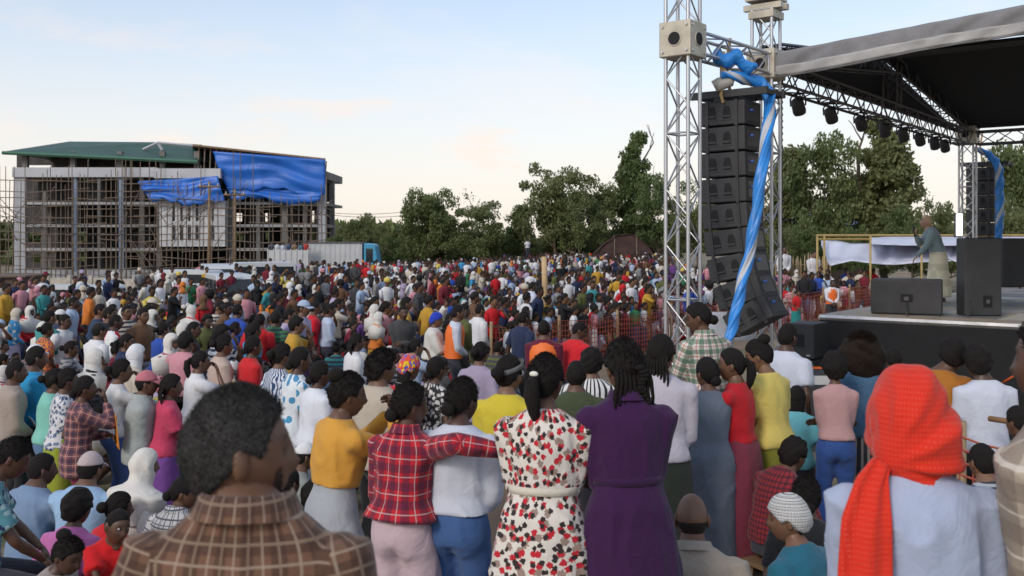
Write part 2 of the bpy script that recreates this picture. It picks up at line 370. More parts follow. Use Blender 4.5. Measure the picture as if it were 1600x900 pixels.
def hand(g, Wr, fdir, side, H, curl, palm_n, lod):
    """palm, four unequal bent fingers, a thumb from the side of the palm"""
    f = fdir/np.linalg.norm(fdir); nrm = palm_n-f*(palm_n@f); nrm /= np.linalg.norm(nrm)+1e-9; sd = np.cross(f, nrm)*side
    k = H/1.65; n = 6 if lod == 0 else 4
    g.tube([Wr-f*.01*k, Wr+f*.03*k, Wr+f*.075*k, Wr+f*.09*k], [(.022*k, .017*k), (.034*k, .016*k), (.038*k, .014*k), (.034*k, .011*k)], 8 if lod == 0 else 6, hint=nrm)
    if lod > 1: return
    for i, (o, ln) in enumerate(((-.028, .062), (-.010, .075), (.009, .080), (.027, .072))):
        b = Wr+f*.082*k-sd*o*k*-1; c1 = curl*.8; c2 = curl*1.9
        m = b+(f*math.cos(c1)+nrm*math.sin(c1))*ln*.5*k; e = m+(f*math.cos(c2)+nrm*math.sin(c2))*ln*.5*k
        g.tube([b-f*.012*k, b, m, e], [.009*k, .0095*k, .0088*k, .0065*k], n, hint=sd)
    b = Wr+f*.028*k+sd*.030*k; m = b+(f*.6+sd*.7+nrm*.25)*.038*k; e = m+(f*.9+sd*.15+nrm*.4)*.032*k
    g.tube([b-sd*.012*k, b, m, e], [.011*k, .012*k, .0105*k, .0075*k], n, hint=nrm)
def build(s, lod):
    """-> {part: dict(g, raw, mat, color, bones)} in the person's own frame (faces +y, feet at z=0), plus the top of the head"""
    H = s['H']; J = skeleton(s); spine = J['spine']; sex = s['sex']; wide = s.get('wide', 1); n = (16, 12, 6)[lod]; P = {}
    tr = torso_rings(sex); bones = []
    def tring(q, a, b, oy, e=0.0):
        p, an = spine(q); return p+rdir(an)@np.array([0, oy*H, 0]), (a*H*wide+e, b*H*wide+e), an
    def torso(g, q0, q1, e, flare=0.0, p=2.25):
        rs = []; aa = np.linspace(0, 2*np.pi, n, endpoint=False); c_, s_ = np.cos(aa), np.sin(aa)
        c_ = np.sign(c_)*abs(c_)**(2/p); s_ = np.sign(s_)*abs(s_)**(2/p)
        qs = sorted(set([q0]+[r[0] for r in tr if q0 < r[0] < q1]+[q1]))
        for q in qs:
            a = np.interp(q, [r[0] for r in tr], [r[1] for r in tr]); b = np.interp(q, [r[0] for r in tr], [r[2] for r in tr]); oy = np.interp(q, [r[0] for r in tr], [r[3] for r in tr])
            ee = e*(1-.55*sst(np.array(q), .78, .85))+flare*max(0, .66-q)*H
            c, (ra, rb), an = tring(q, a, b, oy, float(ee)); M = rdir(an)
            rs.append(c+ra*c_[:, None]*M[:, 0]+rb*s_[:, None]*M[:, 1])
        g.rings(rs)
    # ---- skin: trunk, arms and legs, then head and hands
    g = G(); raw = G(); kk = wide**.5
    if lod == 0: torso(g, .515, .857, -.008)
    bare_leg = s.get('bottom', ('trousers',))[0] != 'trousers'
    fat = s.get('arm', 1.0)*kk*(1.0 if sex == 'm' else .9)
    for sd in (1, -1):
        S, E, Wr = J['S', sd], J['E', sd], J['W', sd]
        g.tube([lerp(S, E, -.12), S, lerp(S, E, .4), E, lerp(E, Wr, .3), lerp(E, Wr, .75), Wr], [.020*H*fat, .029*H*fat, .026*H*fat, .022*H*fat, .0225*H*fat, .016*H*fat, .014*H*fat], max(6, n-4))
        f = Wr-E; f /= np.linalg.norm(f); av = J['av', sd]
        inward = np.array([-sd, .0, 0.]) if av in ('down',) else (np.array([-sd*.2, -1., .1]) if av in ('phone', 'mic', 'face') else np.array([0, -.8, -.5]))
        hd = f
        if av in ('front', 'knee', 'hold'): hd = f+np.array([-sd*.3, 0, -.3])
        if av == 'cross': hd = f+np.array([0, -.35, .1])
        if s.get('hands', 1): hand(raw, Wr, hd, sd, H, s.get('curl', .45), inward, lod)
        hp, K, A = J['hip', sd], J['K', sd], J['A', sd]
        if bare_leg or lod == 0:
            g.tube([hp, lerp(hp, K, .5), K, lerp(K, A, .35), lerp(K, A, .8), A], [.050*H, .042*H, .030*H, .031*H, .021*H, .019*H], max(6, n-4), hint=(1, 0, 0))
        ft = np.array([0, 1., 0]); sh = G()
        sh.tube([A+np.array([0, -.035*H, -.012*H]), A+np.array([0, -.022*H, -.016*H]), A+ft*.03*H-np.array([0, 0, .018*H]), A+ft*.085*H-np.array([0, 0, .024*H]), A+ft*.115*H-np.array([0, 0, .028*H])],
                [(.012*H, .014*H), (.022*H, .026*H), (.026*H, .022*H), (.028*H, .016*H), (.016*H, .010*H)], max(6, n-4), hint=(0, 0, 1))
        if lod < 2: P['shoe', sd] = dict(g=sh, mat=mat('shoe_leather', (.05, .045, .045), .6), name='shoe')
    hs = J['hs']; hc, hR = J['hc'], J['hR']
    nu, nv = ((34, 28), (22, 18), (9, 7))[lod]
    D, Q = sph(nu, nv); hv, tint = skull(D, lod < 2); ht = G(); tints = []
    toW = lambda v: (v*hs)@hR.T+hc
    # neck joins head and trunk
    nb, na = spine(.835)
    nr = (.036*H*kk if sex == 'm' else .030*H*kk)*s.get('neck', 1)
    neck_top = hc+hR@np.array([0, -.014, -.045])*hs
    g.tube([nb-np.array([0, 0, .03*H]), nb, lerp(nb, neck_top, .6), neck_top], [nr*1.5, nr*1.12, nr*.98, nr*.98], max(6, n-4), hint=(0, 1, 0))
    raw_h = G(); raw_h.add(toW(hv), Q)
    if lod < 2 and not s.get('noears'):
        for sd in (1, -1):
            e = G(); e.ball((0, 0, 0), (.010, .019, .033), 8, 6, rz(sd*.35)); ev = e.arrays()
            ev_ = ev[0]+np.array([sd*.073, -.010, -.004]); raw_h.add(toW(ev_), ev[1], ev[2])
    P['body'] = dict(g=g, raw=[raw_h, raw], mat=skin_mat(), color=s['skin'], tint=tint, name='body', smooth=1)
    top_z = toW(hv)[:, 2].max()
    # ---- clothes
    t = s.get('top', ('tee', (.7, .7, .7))); kind, tm = t[0], t[1]; opt = t[2] if len(t) > 2 else {}
    e = opt.get('loose', .014); q0 = opt.get('hem', {'tee': .525, 'long': .53, 'jacket': .495, 'dress': .49, 'sleeveless': .49}[kind])
    g = G(); torso(g, q0, .846, e, opt.get('flare', .02))
    for sd in (1, -1):
        S, E, Wr = J['S', sd], J['E', sd], J['W', sd]; se = e*.75
        g.ball(S, (.031*H*kk+se*.5,)*3, 10 if lod < 2 else 6, 8 if lod < 2 else 4)
        sl = opt.get('sleeve', {'tee': 'short', 'long': 'long', 'jacket': 'long', 'dress': 'short', 'sleeveless': 'none'}[kind])
        if sl == 'short': g.tube([lerp(S, E, -.1), lerp(S, E, .25), lerp(S, E, .72)], [.034*H*fat+se, .034*H*fat+se, .032*H*fat+se*1.4], max(6, n-2))
        elif sl == 'elbow': g.tube([lerp(S, E, -.1), lerp(S, E, .4), E, lerp(E, Wr, .1)], [.034*H*fat+se, .032*H*fat+se, .029*H*fat+se, .027*H*fat+se], max(6, n-2))
        elif sl == 'long': g.tube([lerp(S, E, -.1), lerp(S, E, .35), lerp(S, E, .8), E, lerp(E, Wr, .25), lerp(E, Wr, .95)], [.034*H*fat+se, .032*H*fat+se, .028*H*fat+se, .027*H*fat+se, .0255*H*fat+se, .0175*H*fat+se*.8], max(6, n-2))
        bones += [(S, E, .035), (E, Wr, .028)]
    pts = [spine(q)[0] for q in (.40, .56, .66, .76, .86)]
    bones += [(pts[i], pts[i+1], .095) for i in range(4)]
    bot = s.get('bottom', ('trousers', (.05, .05, .07)))
    def skirt(g, q1, hem, flare, folds, amp, e):
        rs = []; m = 14 if lod < 2 else 5; nn = 48 if lod == 0 else (28 if lod == 1 else 8); aa = np.linspace(0, 2*np.pi, nn, endpoint=False)
        if s.get('sit'):
            kz = (J['K', 1]+J['K', -1])/2; hz0 = spine(.52)[0]; path = [spine(q1)[0], hz0, lerp(hz0, kz, .6), kz+np.array([0, .02, -.02]), lerp(kz, (J['A', 1]+J['A', -1])/2, .85)]
            g.tube(path, [(.085*H+e, .07*H+e), (.112*H+e, .085*H), (.125*H+e, .075*H), (.12*H+e, .07*H), (.12*H+e, .08*H)], nn, hint=(0, 1, .3)); return
        for i in range(m):
            f = i/(m-1); q = lerp(q1, hem, f); p, _ = spine(max(q, .46)); 
            if q < .46: p = np.array([p[0], p[1]*(1), q*H])
            a = np.interp(q, [.3, .5, .56, .63], [.100, .104, .098, .075])*H*wide+e; b = np.interp(q, [.3, .5, .56, .63], [.076, .076, .072, .056])*H*wide+e
            k = 1+flare*f**1.1; w = 1+amp*sst(np.array(f), .08, 1.0)*(np.cos(folds*aa+1.1*np.sin(2*aa+f))+.5*np.cos((folds*2-3)*aa+2))
            rs.append(np.stack([p[0]+a*k*w*np.cos(aa), p[1]+b*k*w*np.sin(aa), np.full(nn, p[2])], 1))
        g.rings(rs)
        bones.append((np.array([0, pts[0][1], 0.]), pts[0], .1))
    if kind == 'dress': skirt(g, .63, opt.get('length', .2), opt.get('sflare', .75), opt.get('folds', 7), opt.get('amp', .035), .008)
    P['top'] = dict(g=g, mat=tm if not isinstance(tm, tuple) else cloth(tm), bones=list(bones), name={'dress': 'dress', 'jacket': 'jacket'}.get(kind, 'shirt'), wr=opt.get('wr', .005), smooth=3)
    if isinstance(tm, tuple) and len(t) > 3: P['top'].update(mat=t[3], color=tm)
    if opt.get('collar') and lod < 2:
        c, an = spine(.842); g = G(); M = rdir(an); aa = np.linspace(.12*np.pi, 2*np.pi-.12*np.pi, 22)+np.pi/2; rr = nr*1.22+.004
        prof = [(-.012, .008), (.008, .003), (.026, .0), (.030, .004), (.022, .010), (-.014, .024)]
        rs = [c+np.stack([np.cos(aa)*(rr+w), np.sin(aa)*(rr+w)*1.05-.006*H, np.full(22, h-.012*abs(w)*0)-(np.sin(aa) > .5)*.012], 1)@M.T for h, w in prof]
        P['collar'] = dict(g=G().sheet(np.array(rs)), mat=P['top']['mat'], bones=list(bones), name='collar', color=P['top'].get('color'), keep=1)
        rs = None
    if kind != 'dress' or bot[0] == 'trousers_under':
        bm = bot[1]; bopt = bot[2] if len(bot) > 2 else {}; g = G(); be = bopt.get('loose', .01)
        if bot[0] == 'skirt': skirt(g, .615, bopt.get('hem', .10), bopt.get('flare', .35), bopt.get('folds', 6), bopt.get('amp', .03), .012)
        else:
            torso(g, .480, .665, min(be*.8+.004, .007))
            if lod == 0 and not s.get('sit'):
                for sd in (1, -1): g.ball(np.array([sd*.042*H*wide, -.020*H, .494*H]), (.050*H*wide+be*.5, .046*H+be*.4, .064*H), 14, 10)
            for sd in (1, -1):
                hp, K, A = J['hip', sd], J['K', sd], J['A', sd]; lw = bopt.get('leg', 1.0)
                g.tube([hp+np.array([0, 0, .03*H]), hp-np.array([0, 0, .0]), lerp(hp, K, .5), K, lerp(K, A, .5), lerp(K, A, .97)], [.040*H+be*.6, .049*H+be*.6, .043*H*lw+be*.7, .035*H*lw+be, .034*H*lw+be, .029*H*lw+be], n, hint=(1, 0, 0))
        bb = [(J['hip', sd], J['K', sd], .05) for sd in (1, -1)]+[(J['K', sd], J['A', sd], .04) for sd in (1, -1)]+[(pts[0], pts[1], .1)]+bones[-1:]
        P['bottom'] = dict(g=g, mat=bm if not isinstance(bm, tuple) else cloth(bm), bones=bb, name='skirt' if bot[0] == 'skirt' else 'trousers', wr=.004, smooth=3)
        if isinstance(bm, tuple) and len(bot) > 3: P['bottom'].update(mat=bot[3], color=bm)
    if s.get('belt') is not None:
        q = opt.get('beltq', .628); c, an = spine(q); a = np.interp(q, [r[0] for r in tr], [r[1] for r in tr])*H*wide+e+.012; b = np.interp(q, [r[0] for r in tr], [r[2] for r in tr])*H*wide+e+.012
        aa = np.linspace(0, 2*np.pi, 40, endpoint=False); M = rdir(an)
        rs = [c+np.stack([np.cos(aa)*a*k, np.sin(aa)*b*k, np.full(40, h)], 1)@M.T for h, k in ((-.017, .96), (-.016, 1.0), (.016, 1.0), (.017, .96))]
        P['belt'] = dict(g=G().rings(rs, False), mat=cloth(s['belt']), name='belt', keep=1)
    # ---- hair and headwear
    def addhead(key, name, V, Q_, m, T=None, col=None, **k):
        P[key] = dict(g=G().add(toW(V), Q_, T), mat=m, name=name, color=col, keep=1, **k)
    hm = s.get('hairmat') or hair_mat((.016, .013, .012)); hk = s.get('hair', 'short'); un, uv_ = ((48, 36) if not s.get('close') else (72, 52), (24, 18), (9, 7))[lod]
    def tubes(lst, nn=8):
        q = G()
        for p_, r_ in lst: q.tube(np.array(p_), r_, nn)
        return q.arrays()
    extra = []
    if hk != 'bald':
        th = {'short': .008, 'buzz': .003, 'rim': .0022, 'curly': .028, 'afro': .055, 'bigafro': .085, 'tied': .010, 'bun': .010, 'topbun': .010, 'pony': .010, 'braids': .012, 'long': .016, 'lowbun': .010}.get(hk, .01)
        am = {'curly': .010, 'afro': .012, 'bigafro': .009, 'short': .0025, 'buzz': .001, 'braids': .003}.get(hk, .002)
        fr = s.get('front', .066); bk = s.get('backline', -.068)
        rib = .004 if hk in ('braids', 'bun', 'topbun') else 0
        if hk in ('afro', 'bigafro', 'curly'):
            th_f = th
            V, Q_ = capmesh(un, uv_, th_f, lambda d: hairline(d, fr, bk-.02 if hk != 'curly' else bk), am, 75, s.get('seed', 0))
            if hk == 'bigafro': V = V*np.array([1.25, 1.1, 1.0]); V[:, 2] -= .01; V[:, 2] = np.where(V[:, 2] < 0, V[:, 2]*1.35, V[:, 2])
        else: V, Q_ = capmesh(un, uv_, th, lambda d: hairline(d, fr, bk), am, 90, s.get('seed', 0), rib)
        if hk == 'rim': D_, _q = sph(un, uv_); pz_ = skull(D_, False)[0][:, 2]; V = V*(1-.12*sst(pz_, -.012, .022))[:, None]
        addhead('hair', 'hair', V, Q_, hm); top_z = max(top_z, toW(V)[:, 2].max())
        q = G(); bm_, bn = (12, 8) if lod < 2 else (6, 4)
        if hk == 'bun': q.ball((0, -.125, .02), (.045, .042, .042), bm_, bn)
        if hk == 'lowbun': q.ball((0, -.105, -.045), (.042, .036, .038), bm_, bn)
        if hk == 'topbun': q.ball((0, -.075, .105), (.048, .048, .042), bm_, bn)
        if hk == 'pony':
            q.ball((0, -.105, .03), (.026, .026, .026), bm_, bn)
            q.tube([(0, -.10, .03), (0, -.135, .01), (.004, -.14, -.06), (.008, -.125, -.13), (.006, -.118, -.17)], [.018, .032, .036, .026, .008], 10 if lod < 2 else 5)
        if hk == 'long': q.tube([(0, -.03, .05), (0, -.06, -.03), (0, -.075, -.11), (0, -.078, -.19), (0, -.075, -.24)], [(.070, .05), (.080, .05), (.078, .036), (.066, .028), (.05, .014)], 14 if lod < 2 else 6, hint=(0, 1, 0))
        if hk == 'braids':
            for i in range(9 if lod < 2 else 3):
                a = (i-4)*.018; q.tube([(a, -.085, .0), (a*1.1, -.105, -.05), (a*1.25, -.10, -.12), (a*1.2, -.10, -.17-.02*(i % 3))], [.012, .011, .009, .005], 6)
        if s.get('braidtail'):
            for i in range(11): c = np.array([.012*math.sin(i*.9)+.02+.004*i, -.118+.002*i, .01-.017*i]); q.ball(c, (.026-.001*i, .02, .015), 10, 6)
        if q.n:
            v, a_, b_ = q.arrays()
            if lod < 2: v = v+(vn(v, 120, 2)*.0025)[:, None]*np.array([1, 1, .4])
            addhead('hair2', 'hair_bun' if 'bun' in hk else 'hair_tail', v, a_, hm, b_)
    if s.get('fuzz') and lod == 0:          # short stray curls over the hair surface
        V, Q_ = capmesh(96, 70, th*.9, lambda d: hairline(d, s.get('front', .066), s.get('backline', -.068)), 0, 60)
        D2, _ = sph(96, 70); ok = np.where(skull(D2, False)[0][:, 2] > hairline(D2, s.get('front', .066), s.get('backline', -.068))+.002)[0]
        N = s['fuzz']; r = np.random.default_rng(3); idx = r.choice(ok, N); ln = s.get('fuzzlen', .008)
        b = V[idx]+r.normal(size=(N, 3))*.0025; dr = D2[idx]+r.normal(size=(N, 3))*.7; dr /= np.linalg.norm(dr, axis=1)[:, None]
        sdv = np.cross(dr, r.normal(size=(N, 3))); sdv /= np.linalg.norm(sdv, axis=1)[:, None]; w = ln*.16
        vv = np.stack([b-sdv*w, b+sdv*w, b+dr*ln], 1).reshape(-1, 3)
        addhead('fuzz', 'hair_curls', vv, np.zeros((0, 4), int), hm, np.arange(3*N).reshape(-1, 3))
    for hw in s.get('wear', ()):
        hn, hcm = hw[0], hw[1]; m = hcm if not isinstance(hcm, tuple) else cloth(hcm); col = None
        if len(hw) > 2 and not isinstance(hw[2], dict): m = hw[2]; col = hcm
        if hn == 'cap':
            V, Q_ = capmesh(un, uv_, .014, lambda d: np.full(len(d), .032), .0, 60); T = None
            q = G().add(V, Q_); a = np.linspace(-1.15, 1.15, 13); P0 = np.stack([np.sin(a)*.082, np.cos(a)*.098+.008, np.full(13, .036)], 1); P1 = np.stack([np.sin(a)*.080, np.cos(a)*.085+.075, .020-.012*np.sin(a)**2], 1)
            q.sheet(np.stack([P0, (P0+P1)/2+[0, 0, .006], P1, P1-[0, 0, .005], P0-[0, 0, .006]])); v, a_, b_ = q.arrays()
            addhead('cap', 'cap', v, a_, m, b_, col); top_z = max(top_z, toW(V)[:, 2].max())
        elif hn in ('scarf', 'shawl', 'wrap'):
            fl = (lambda d: np.where(np.abs(np.arctan2(d[:, 0], d[:, 1])) < .95, .060-.03*np.abs(np.arctan2(d[:, 0], d[:, 1])), -.2)) if hn != 'wrap' else (lambda d: hairline(d, .045, -.055))
            th = hw[-1].get('th', .022) if isinstance(hw[-1], dict) else .022
            V, Q_ = capmesh(un, uv_, th, fl, .004, 34, 1); top_z = max(top_z, toW(V)[:, 2].max()); q = G().add(V, Q_)
            if th > .03: q.ball((.01, -.045, -.055), (.118, .098, .115), 24, 16)
            if hn == 'wrap': q.ball((.02, -.09, -.02), (.04, .03, .03), 10, 6)
            v, a_, b_ = q.arrays(); g = G().add(toW(v), a_, b_)
            if hn != 'wrap':
                c, an = spine(.80); w = 1.0 if hn == 'scarf' else 1.55; dn = .0 if hn == 'scarf' else -.10
                pth = [hc+hR@np.array([0, -.012, -.02])*hs, hc+hR@np.array([0, -.012, -.075])*hs, lerp(hc, c, .72), c+np.array([0, 0, -.005*H]), spine(.76+dn)[0]]
                g.tube(pth, [(.080*hs, .090*hs), (.082*hs, .088*hs), (.085*hs, .084*hs), *([(.080*H, .062*H), (.05*H, .045*H)] if hn == 'scarf' else [(.115*H*w*wide, .078*H*1.3), (.088*H*w*wide, .075*H*1.3)])], 28 if lod < 2 else 8, hint=(0, 1, 0))
            P['scarf'] = dict(g=g, mat=m, name='headscarf', color=col, bones=[(hc+np.array([0, 0, .1]), hc-np.array([0, 0, .3]), .09)], wr=.006, smooth=2, keep=(hn == 'wrap'), knot=toW(np.array([[-.085, -.09, -.10]]))[0] if th > .03 else None)
        elif hn == 'band':
            aa = np.linspace(0, 2*np.pi, 32, endpoint=False); rs = []
            for dz, k in ((-.016, 1.0), (-.014, 1.09), (.014, 1.09), (.016, 1.0)):
                v = np.stack([np.sin(aa)*.080*k, np.cos(aa)*.100*k, np.full(32, .052)+dz-.035*np.cos(aa+np.pi)*1], 1); rs.append(v)
            v, a_, b_ = G().rings(rs, False).arrays(); addhead('band', 'headband', v, a_, m, b_, col)
        elif hn == 'clip':
            v, a_, b_ = G().ball((0, -.118, .045), (.022, .014, .013), 10, 6).arrays(); addhead('clip', 'hair_clip', v, a_, m, b_)
    if s.get('eyes') and lod == 0:
        for sd in (1, -1):
            v, a_, b_ = G().ball((sd*.031, .0728, .010), (.0125, .010, .0085), 12, 8).arrays(); addhead(('eye', sd), 'eye', v, a_, mat('eye_white', (.5, .47, .44), .3, var=.05, bump=0), b_)
            v, a_, b_ = G().ball((sd*.031-.001, .0800, .010), (.0058, .0045, .0058), 10, 6).arrays(); addhead(('iris', sd), 'iris', v, a_, mat('iris_dark', (.012, .008, .006), .15, var=.05, bump=0), b_)
            P['iris', sd]['under'] = ('eye', sd)
    for nm, fn in s.get('extra', {}).items():
        d = fn(J, H, toW); d.setdefault('name', nm); d.setdefault('keep', 1); P['x', nm] = d
    return P, J, top_z
def bone_uv(V, Q, T, bones):
    """cloth coordinates in metres: length along and round the nearest limb, chosen face by face so seams stay crisp"""
    A = np.array([b[0] for b in bones]); B = np.array([b[1] for b in bones]); r = np.array([b[2] for b in bones])
    def one(F):
        if not len(F): return np.zeros((0, 2))
        C = V[F].mean(1); AB = B-A; L2 = (AB**2).sum(1)+1e-9
        t = np.clip(np.einsum('nbk,bk->nb', C[:, None]-A[None], AB)/L2, 0, 1); d = np.linalg.norm(C[:, None]-(A+t[..., None]*AB), axis=2)/r
        k = d.argmin(1); a, u = A[k], AB[k]/np.sqrt(L2[k])[:, None]
        h = np.where(np.abs(u[:, 1:2]) < .8, np.array([[0, 1., 0]]), np.array([[0, 0, 1.]])); x = np.cross(h, u); x /= np.linalg.norm(x, axis=1)[:, None]; y = np.cross(u, x)
        P_ = V[F]-a[:, None]; z = np.einsum('nck,nk->nc', P_, u); ang = np.arctan2(np.einsum('nck,nk->nc', P_, y), np.einsum('nck,nk->nc', P_, x))
        ca = ang[:, :1]; ang = ca+(ang-ca+np.pi) % (2*np.pi)-np.pi
        base = np.where(r[k] > .08, .15, .05)[:, None]
        off = np.where(r[k] > .08, V[F][:, :, 2].mean(1), 0)[:, None]*0
        zz = np.where((r[k] > .08)[:, None], V[F][:, :, 2], z)
        return np.stack([ang*base, zz+off], -1).reshape(-1, 2)
    return np.concatenate([one(Q), one(T)])
JOBS = []
TMP = bpy.data.scenes.new('tmp')
def finish(root, P, vox):
    """turn built parts into child objects; parts to be fused are queued for one voxel remesh pass"""
    made = {}
    for k, d in P.items():
        V, Q, T = d['g'].arrays()
        if not len(V): continue
        if d.get('keep') or k[0] in ('shoe', 'x'):
            uv = bone_uv(V, Q, T, d['bones']) if d.get('bones') else None
            o = ob(d['name'], mesh(d['name'], V, Q, T, d.get('sm', True), uv), d['mat'], root, d.get('color')); made[k] = o
            if d.get('under') in made: o.parent = made[d['under']]
            if d.get('label'): o['label'] = d['label']
        else:
            me = mesh('t', V, Q, T); t = bpy.data.objects.new('t', me); TMP.collection.objects.link(t)
            m = t.modifiers.new('r', 'REMESH'); m.mode = 'VOXEL'; m.voxel_size = vox*{'body': 1.35, 'trousers': 1.3, 'skirt': 1.2}.get(d['name'], 1); m.adaptivity = 0
            m = t.modifiers.new('s', 'SMOOTH'); m.factor = .6; m.iterations = d.get('smooth', 2)
            JOBS.append((t, d, root))
def read(me):
    V = np.empty(len(me.vertices)*3, np.float32); me.vertices.foreach_get('co', V); V = V.reshape(-1, 3).astype(float)
    L = np.empty(len(me.loops), np.int32); me.loops.foreach_get('vertex_index', L)
    n = len(me.polygons); st = np.empty(n, np.int32); tt = np.empty(n, np.int32); me.polygons.foreach_get('loop_start', st); me.polygons.foreach_get('loop_total', tt)
    q = st[tt == 4]; t = st[tt == 3]
    return V, L[q[:, None]+np.arange(4)], L[t[:, None]+np.arange(3)]
def vnormals(V, Q):
    n = np.zeros_like(V); fn = np.cross(V[Q[:, 2]]-V[Q[:, 0]], V[Q[:, 3]]-V[Q[:, 1]])
    for c in range(4): np.add.at(n, Q[:, c], fn)
    return n/(np.linalg.norm(n, axis=1)[:, None]+1e-12)
def run_jobs():
    vl = TMP.view_layers[0]; vl.update(); dg = vl.depsgraph; dg.update()
    for i, (t, d, root) in enumerate(JOBS):
        ev = t.evaluated_get(dg); me = ev.to_mesh(); V, Q, T = read(me); ev.to_mesh_clear()
        if d['name'] == 'body':
            tint = [np.ones((len(V), 4))]; g = G().add(V, Q, T)
            for j, r in enumerate(d['raw']):
                v, q, tt = r.arrays(); 
                if not len(v): continue
                g.add(v, q, tt); x = np.ones((len(v), 4))
                if j == 0: x[:len(d['tint'])] = d['tint']
                tint.append(x)
            V, Q, T = g.arrays(); ob('body', mesh('body', V, Q, T, True, None, np.concatenate(tint)), d['mat'], root, d['color']); continue
        if d.get('wr') and len(Q):
            n = vnormals(V, Q); a = d['wr']; q = V*np.array([1, 1, .75])
            q = q+.05*np.stack([vn(V, 6, 1), vn(V, 6, 2), vn(V, 6, 3)], 1); tilt = np.stack([q[:, 0]+.45*q[:, 2], q[:, 1], q[:, 2]*.30-.25*q[:, 0]], 1)
            rd = lambda f, k: (1-np.clip(np.abs(vn(tilt, f, i+k))*2.0, 0, 1))**2
            hang = sst(1-np.abs(n[:, 2]), .3, .9)
            w = vn(q, 10, i)*.35+(rd(15, 1)*1.3+rd(27, 2)*.5-.55)*hang
            if d.get('knot') is not None:
                kv = V-d['knot']; an = np.arctan2(kv[:, 2], kv[:, 0]); rr_ = np.linalg.norm(kv, axis=1)
                w = w*.4+1.5*(np.cos(an*10+2.2*np.sin(an*2.3))*.7+np.cos(an*23+1)*.3)*sst(rr_, .03, .14)*(1-sst(rr_, .24, .36))
            V = V+n*(w*a*1.5)[:, None]
        uv = bone_uv(V, Q, T, d['bones']) if d.get('bones') else None
        o = ob(d['name'], mesh(d['name'], V, Q, T, True, uv), d['mat'], root, d.get('color'))
        if d.get('label'): o['label'] = d['label']
    for t, d, root in JOBS: bpy.data.objects.remove(t)
    bpy.data.scenes.remove(TMP)
SKIN = [(.105, .052, .032), (.145, .074, .044), (.078, .039, .026), (.185, .098, .058), (.125, .063, .038), (.42, .26, .19)]
def ground(y, x=0.0):
    y = np.asarray(y, float); x = np.asarray(x, float)
    b = CAMZ-np.interp(y, [0, 3.6, 4.4, 5.1, 6, 7.5, 9.4, 11.5, 400], [1.95, 1.95, 2.07, 2.27, 2.38, 2.48, 2.67, 2.84, 2.84])
    b = b-.24*np.exp(-((y-7.4)/2.0)**2)*sst(-x, 1.0, 2.4)+.14*np.exp(-((y-9)/1.3)**2)*sst(x, 1.5, 2.8)
    left = sst(np.asarray(y, float), 50, 125)*sst(-np.asarray(x, float), -6, 14)*2.6
    return b-left
PEOPLE = []
def person(px, yt, D, label, H=None, face=0, sex='f', group=None, name='person', **k):
    """a person whose head top shows at pixel (px, yt) of the photograph, D metres away, standing or seated on the ground there"""
    s = dict(H=H or (1.62 if sex == 'f' else 1.72), sex=sex, skin=SKIN[k.pop('tone', len(PEOPLE) % 5)], **k); s.setdefault('seed', len(PEOPLE)); s['close'] = D < 5.5
    p = W(px, yt, D); gz = float(s.pop('gz', ground(p[1], p[0]))); want = p[2]-gz
    if s.get('sit'):
        s['hipz'] = max(.13, want-.47*s['H']*(1-.05)); 
        if s['hipz'] > .55: s['H'] *= 1
        s['hipz'] = min(s['hipz'], .6)
    else:
        Pq, J, tz = build({**s, 'wear': s.get('wear', ())}, 2); s['H'] *= want/tz
    lod = 0
    if D < 6 and 'fuzz' not in s and s.get('hair') not in ('bald', 'buzz', 'rim'): s['fuzz'] = 2200; s['fuzzlen'] = .013
    P, J, tz = build(s, lod)
    a = -R(face); hc = J['hc']; off = rz(a)@np.array([hc[0], hc[1], 0])
    loc = (p[0]-off[0], p[1]-off[1], gz)
    if s.get('sit') and 'stool' not in k and s['hipz'] > .22:
        st = thing('stool', 'low wooden stool under '+' '.join(label.split()[:11]), 'stool', (loc[0], loc[1], gz), a); hz = s['hipz']-.075*s['H']
        g = G(); g.box((-.16, -.13, hz-.03), (.16, .13, hz)); gob('seat', g, mat('stool_wood', (.2, .12, .06)), st)
        for x in (-.12, .12):
            for y in (-.09, .09): gob('leg', G().bar((x, y, 0), (x*.9, y*.9, hz-.03), .03), mat('stool_wood', (.2, .12, .06)), st)
    root = thing(name, label, 'person', loc, a, group)
    finish(root, P, min(.026, max(.0115, D*.0027)))
    PEOPLE.append((loc[0], loc[1])); 
    print('P %-52s D%.1f H%.2f hip%.2f tz%.2f want%.2f' % (label[:52], D, s['H'], s.get('hipz', 0), tz, want))
    return root, J, s
# ---------------------------------------------------------------- ground
def ground_mat():
    t = NT('trodden_earth'); o = t.obj()
    c = t.mix(t.ramp(t.noise(o, .6, 6), .35, .65), (.20, .15, .10), (.30, .23, .16))
    c = t.mix(t.ramp(t.noise(o, .35, 7, .65), .52, .62), c, (.075, .10, .035)); c = t.mix(t.ramp(t.noise(o, 14, 4), .4, .7, 0, .45), c, (.12, .09, .06))
    t.col(c); t.b.inputs['Roughness'].default_value = .95; t.bump(t.noise(o, 9, 8, .7), .7, .06); return t.m
ys = np.concatenate([np.linspace(-6, 16, 80), np.linspace(17, 140, 60), [180, 260, 500, 1200, 2500]]); xs = np.concatenate([[-2500, -900, -300], np.linspace(-110, 110, 111), [300, 900, 2500]])
gp = np.stack(np.meshgrid(xs, ys), -1); gz_ = ground(gp[..., 1], gp[..., 0])+.02*np.sin(gp[..., 0]*1.7)*np.cos(gp[..., 1]*1.3)*0
o = gob('ground', G().sheet(np.concatenate([gp, gz_[..., None]], -1)), ground_mat(), smooth=True); o['kind'] = 'structure'
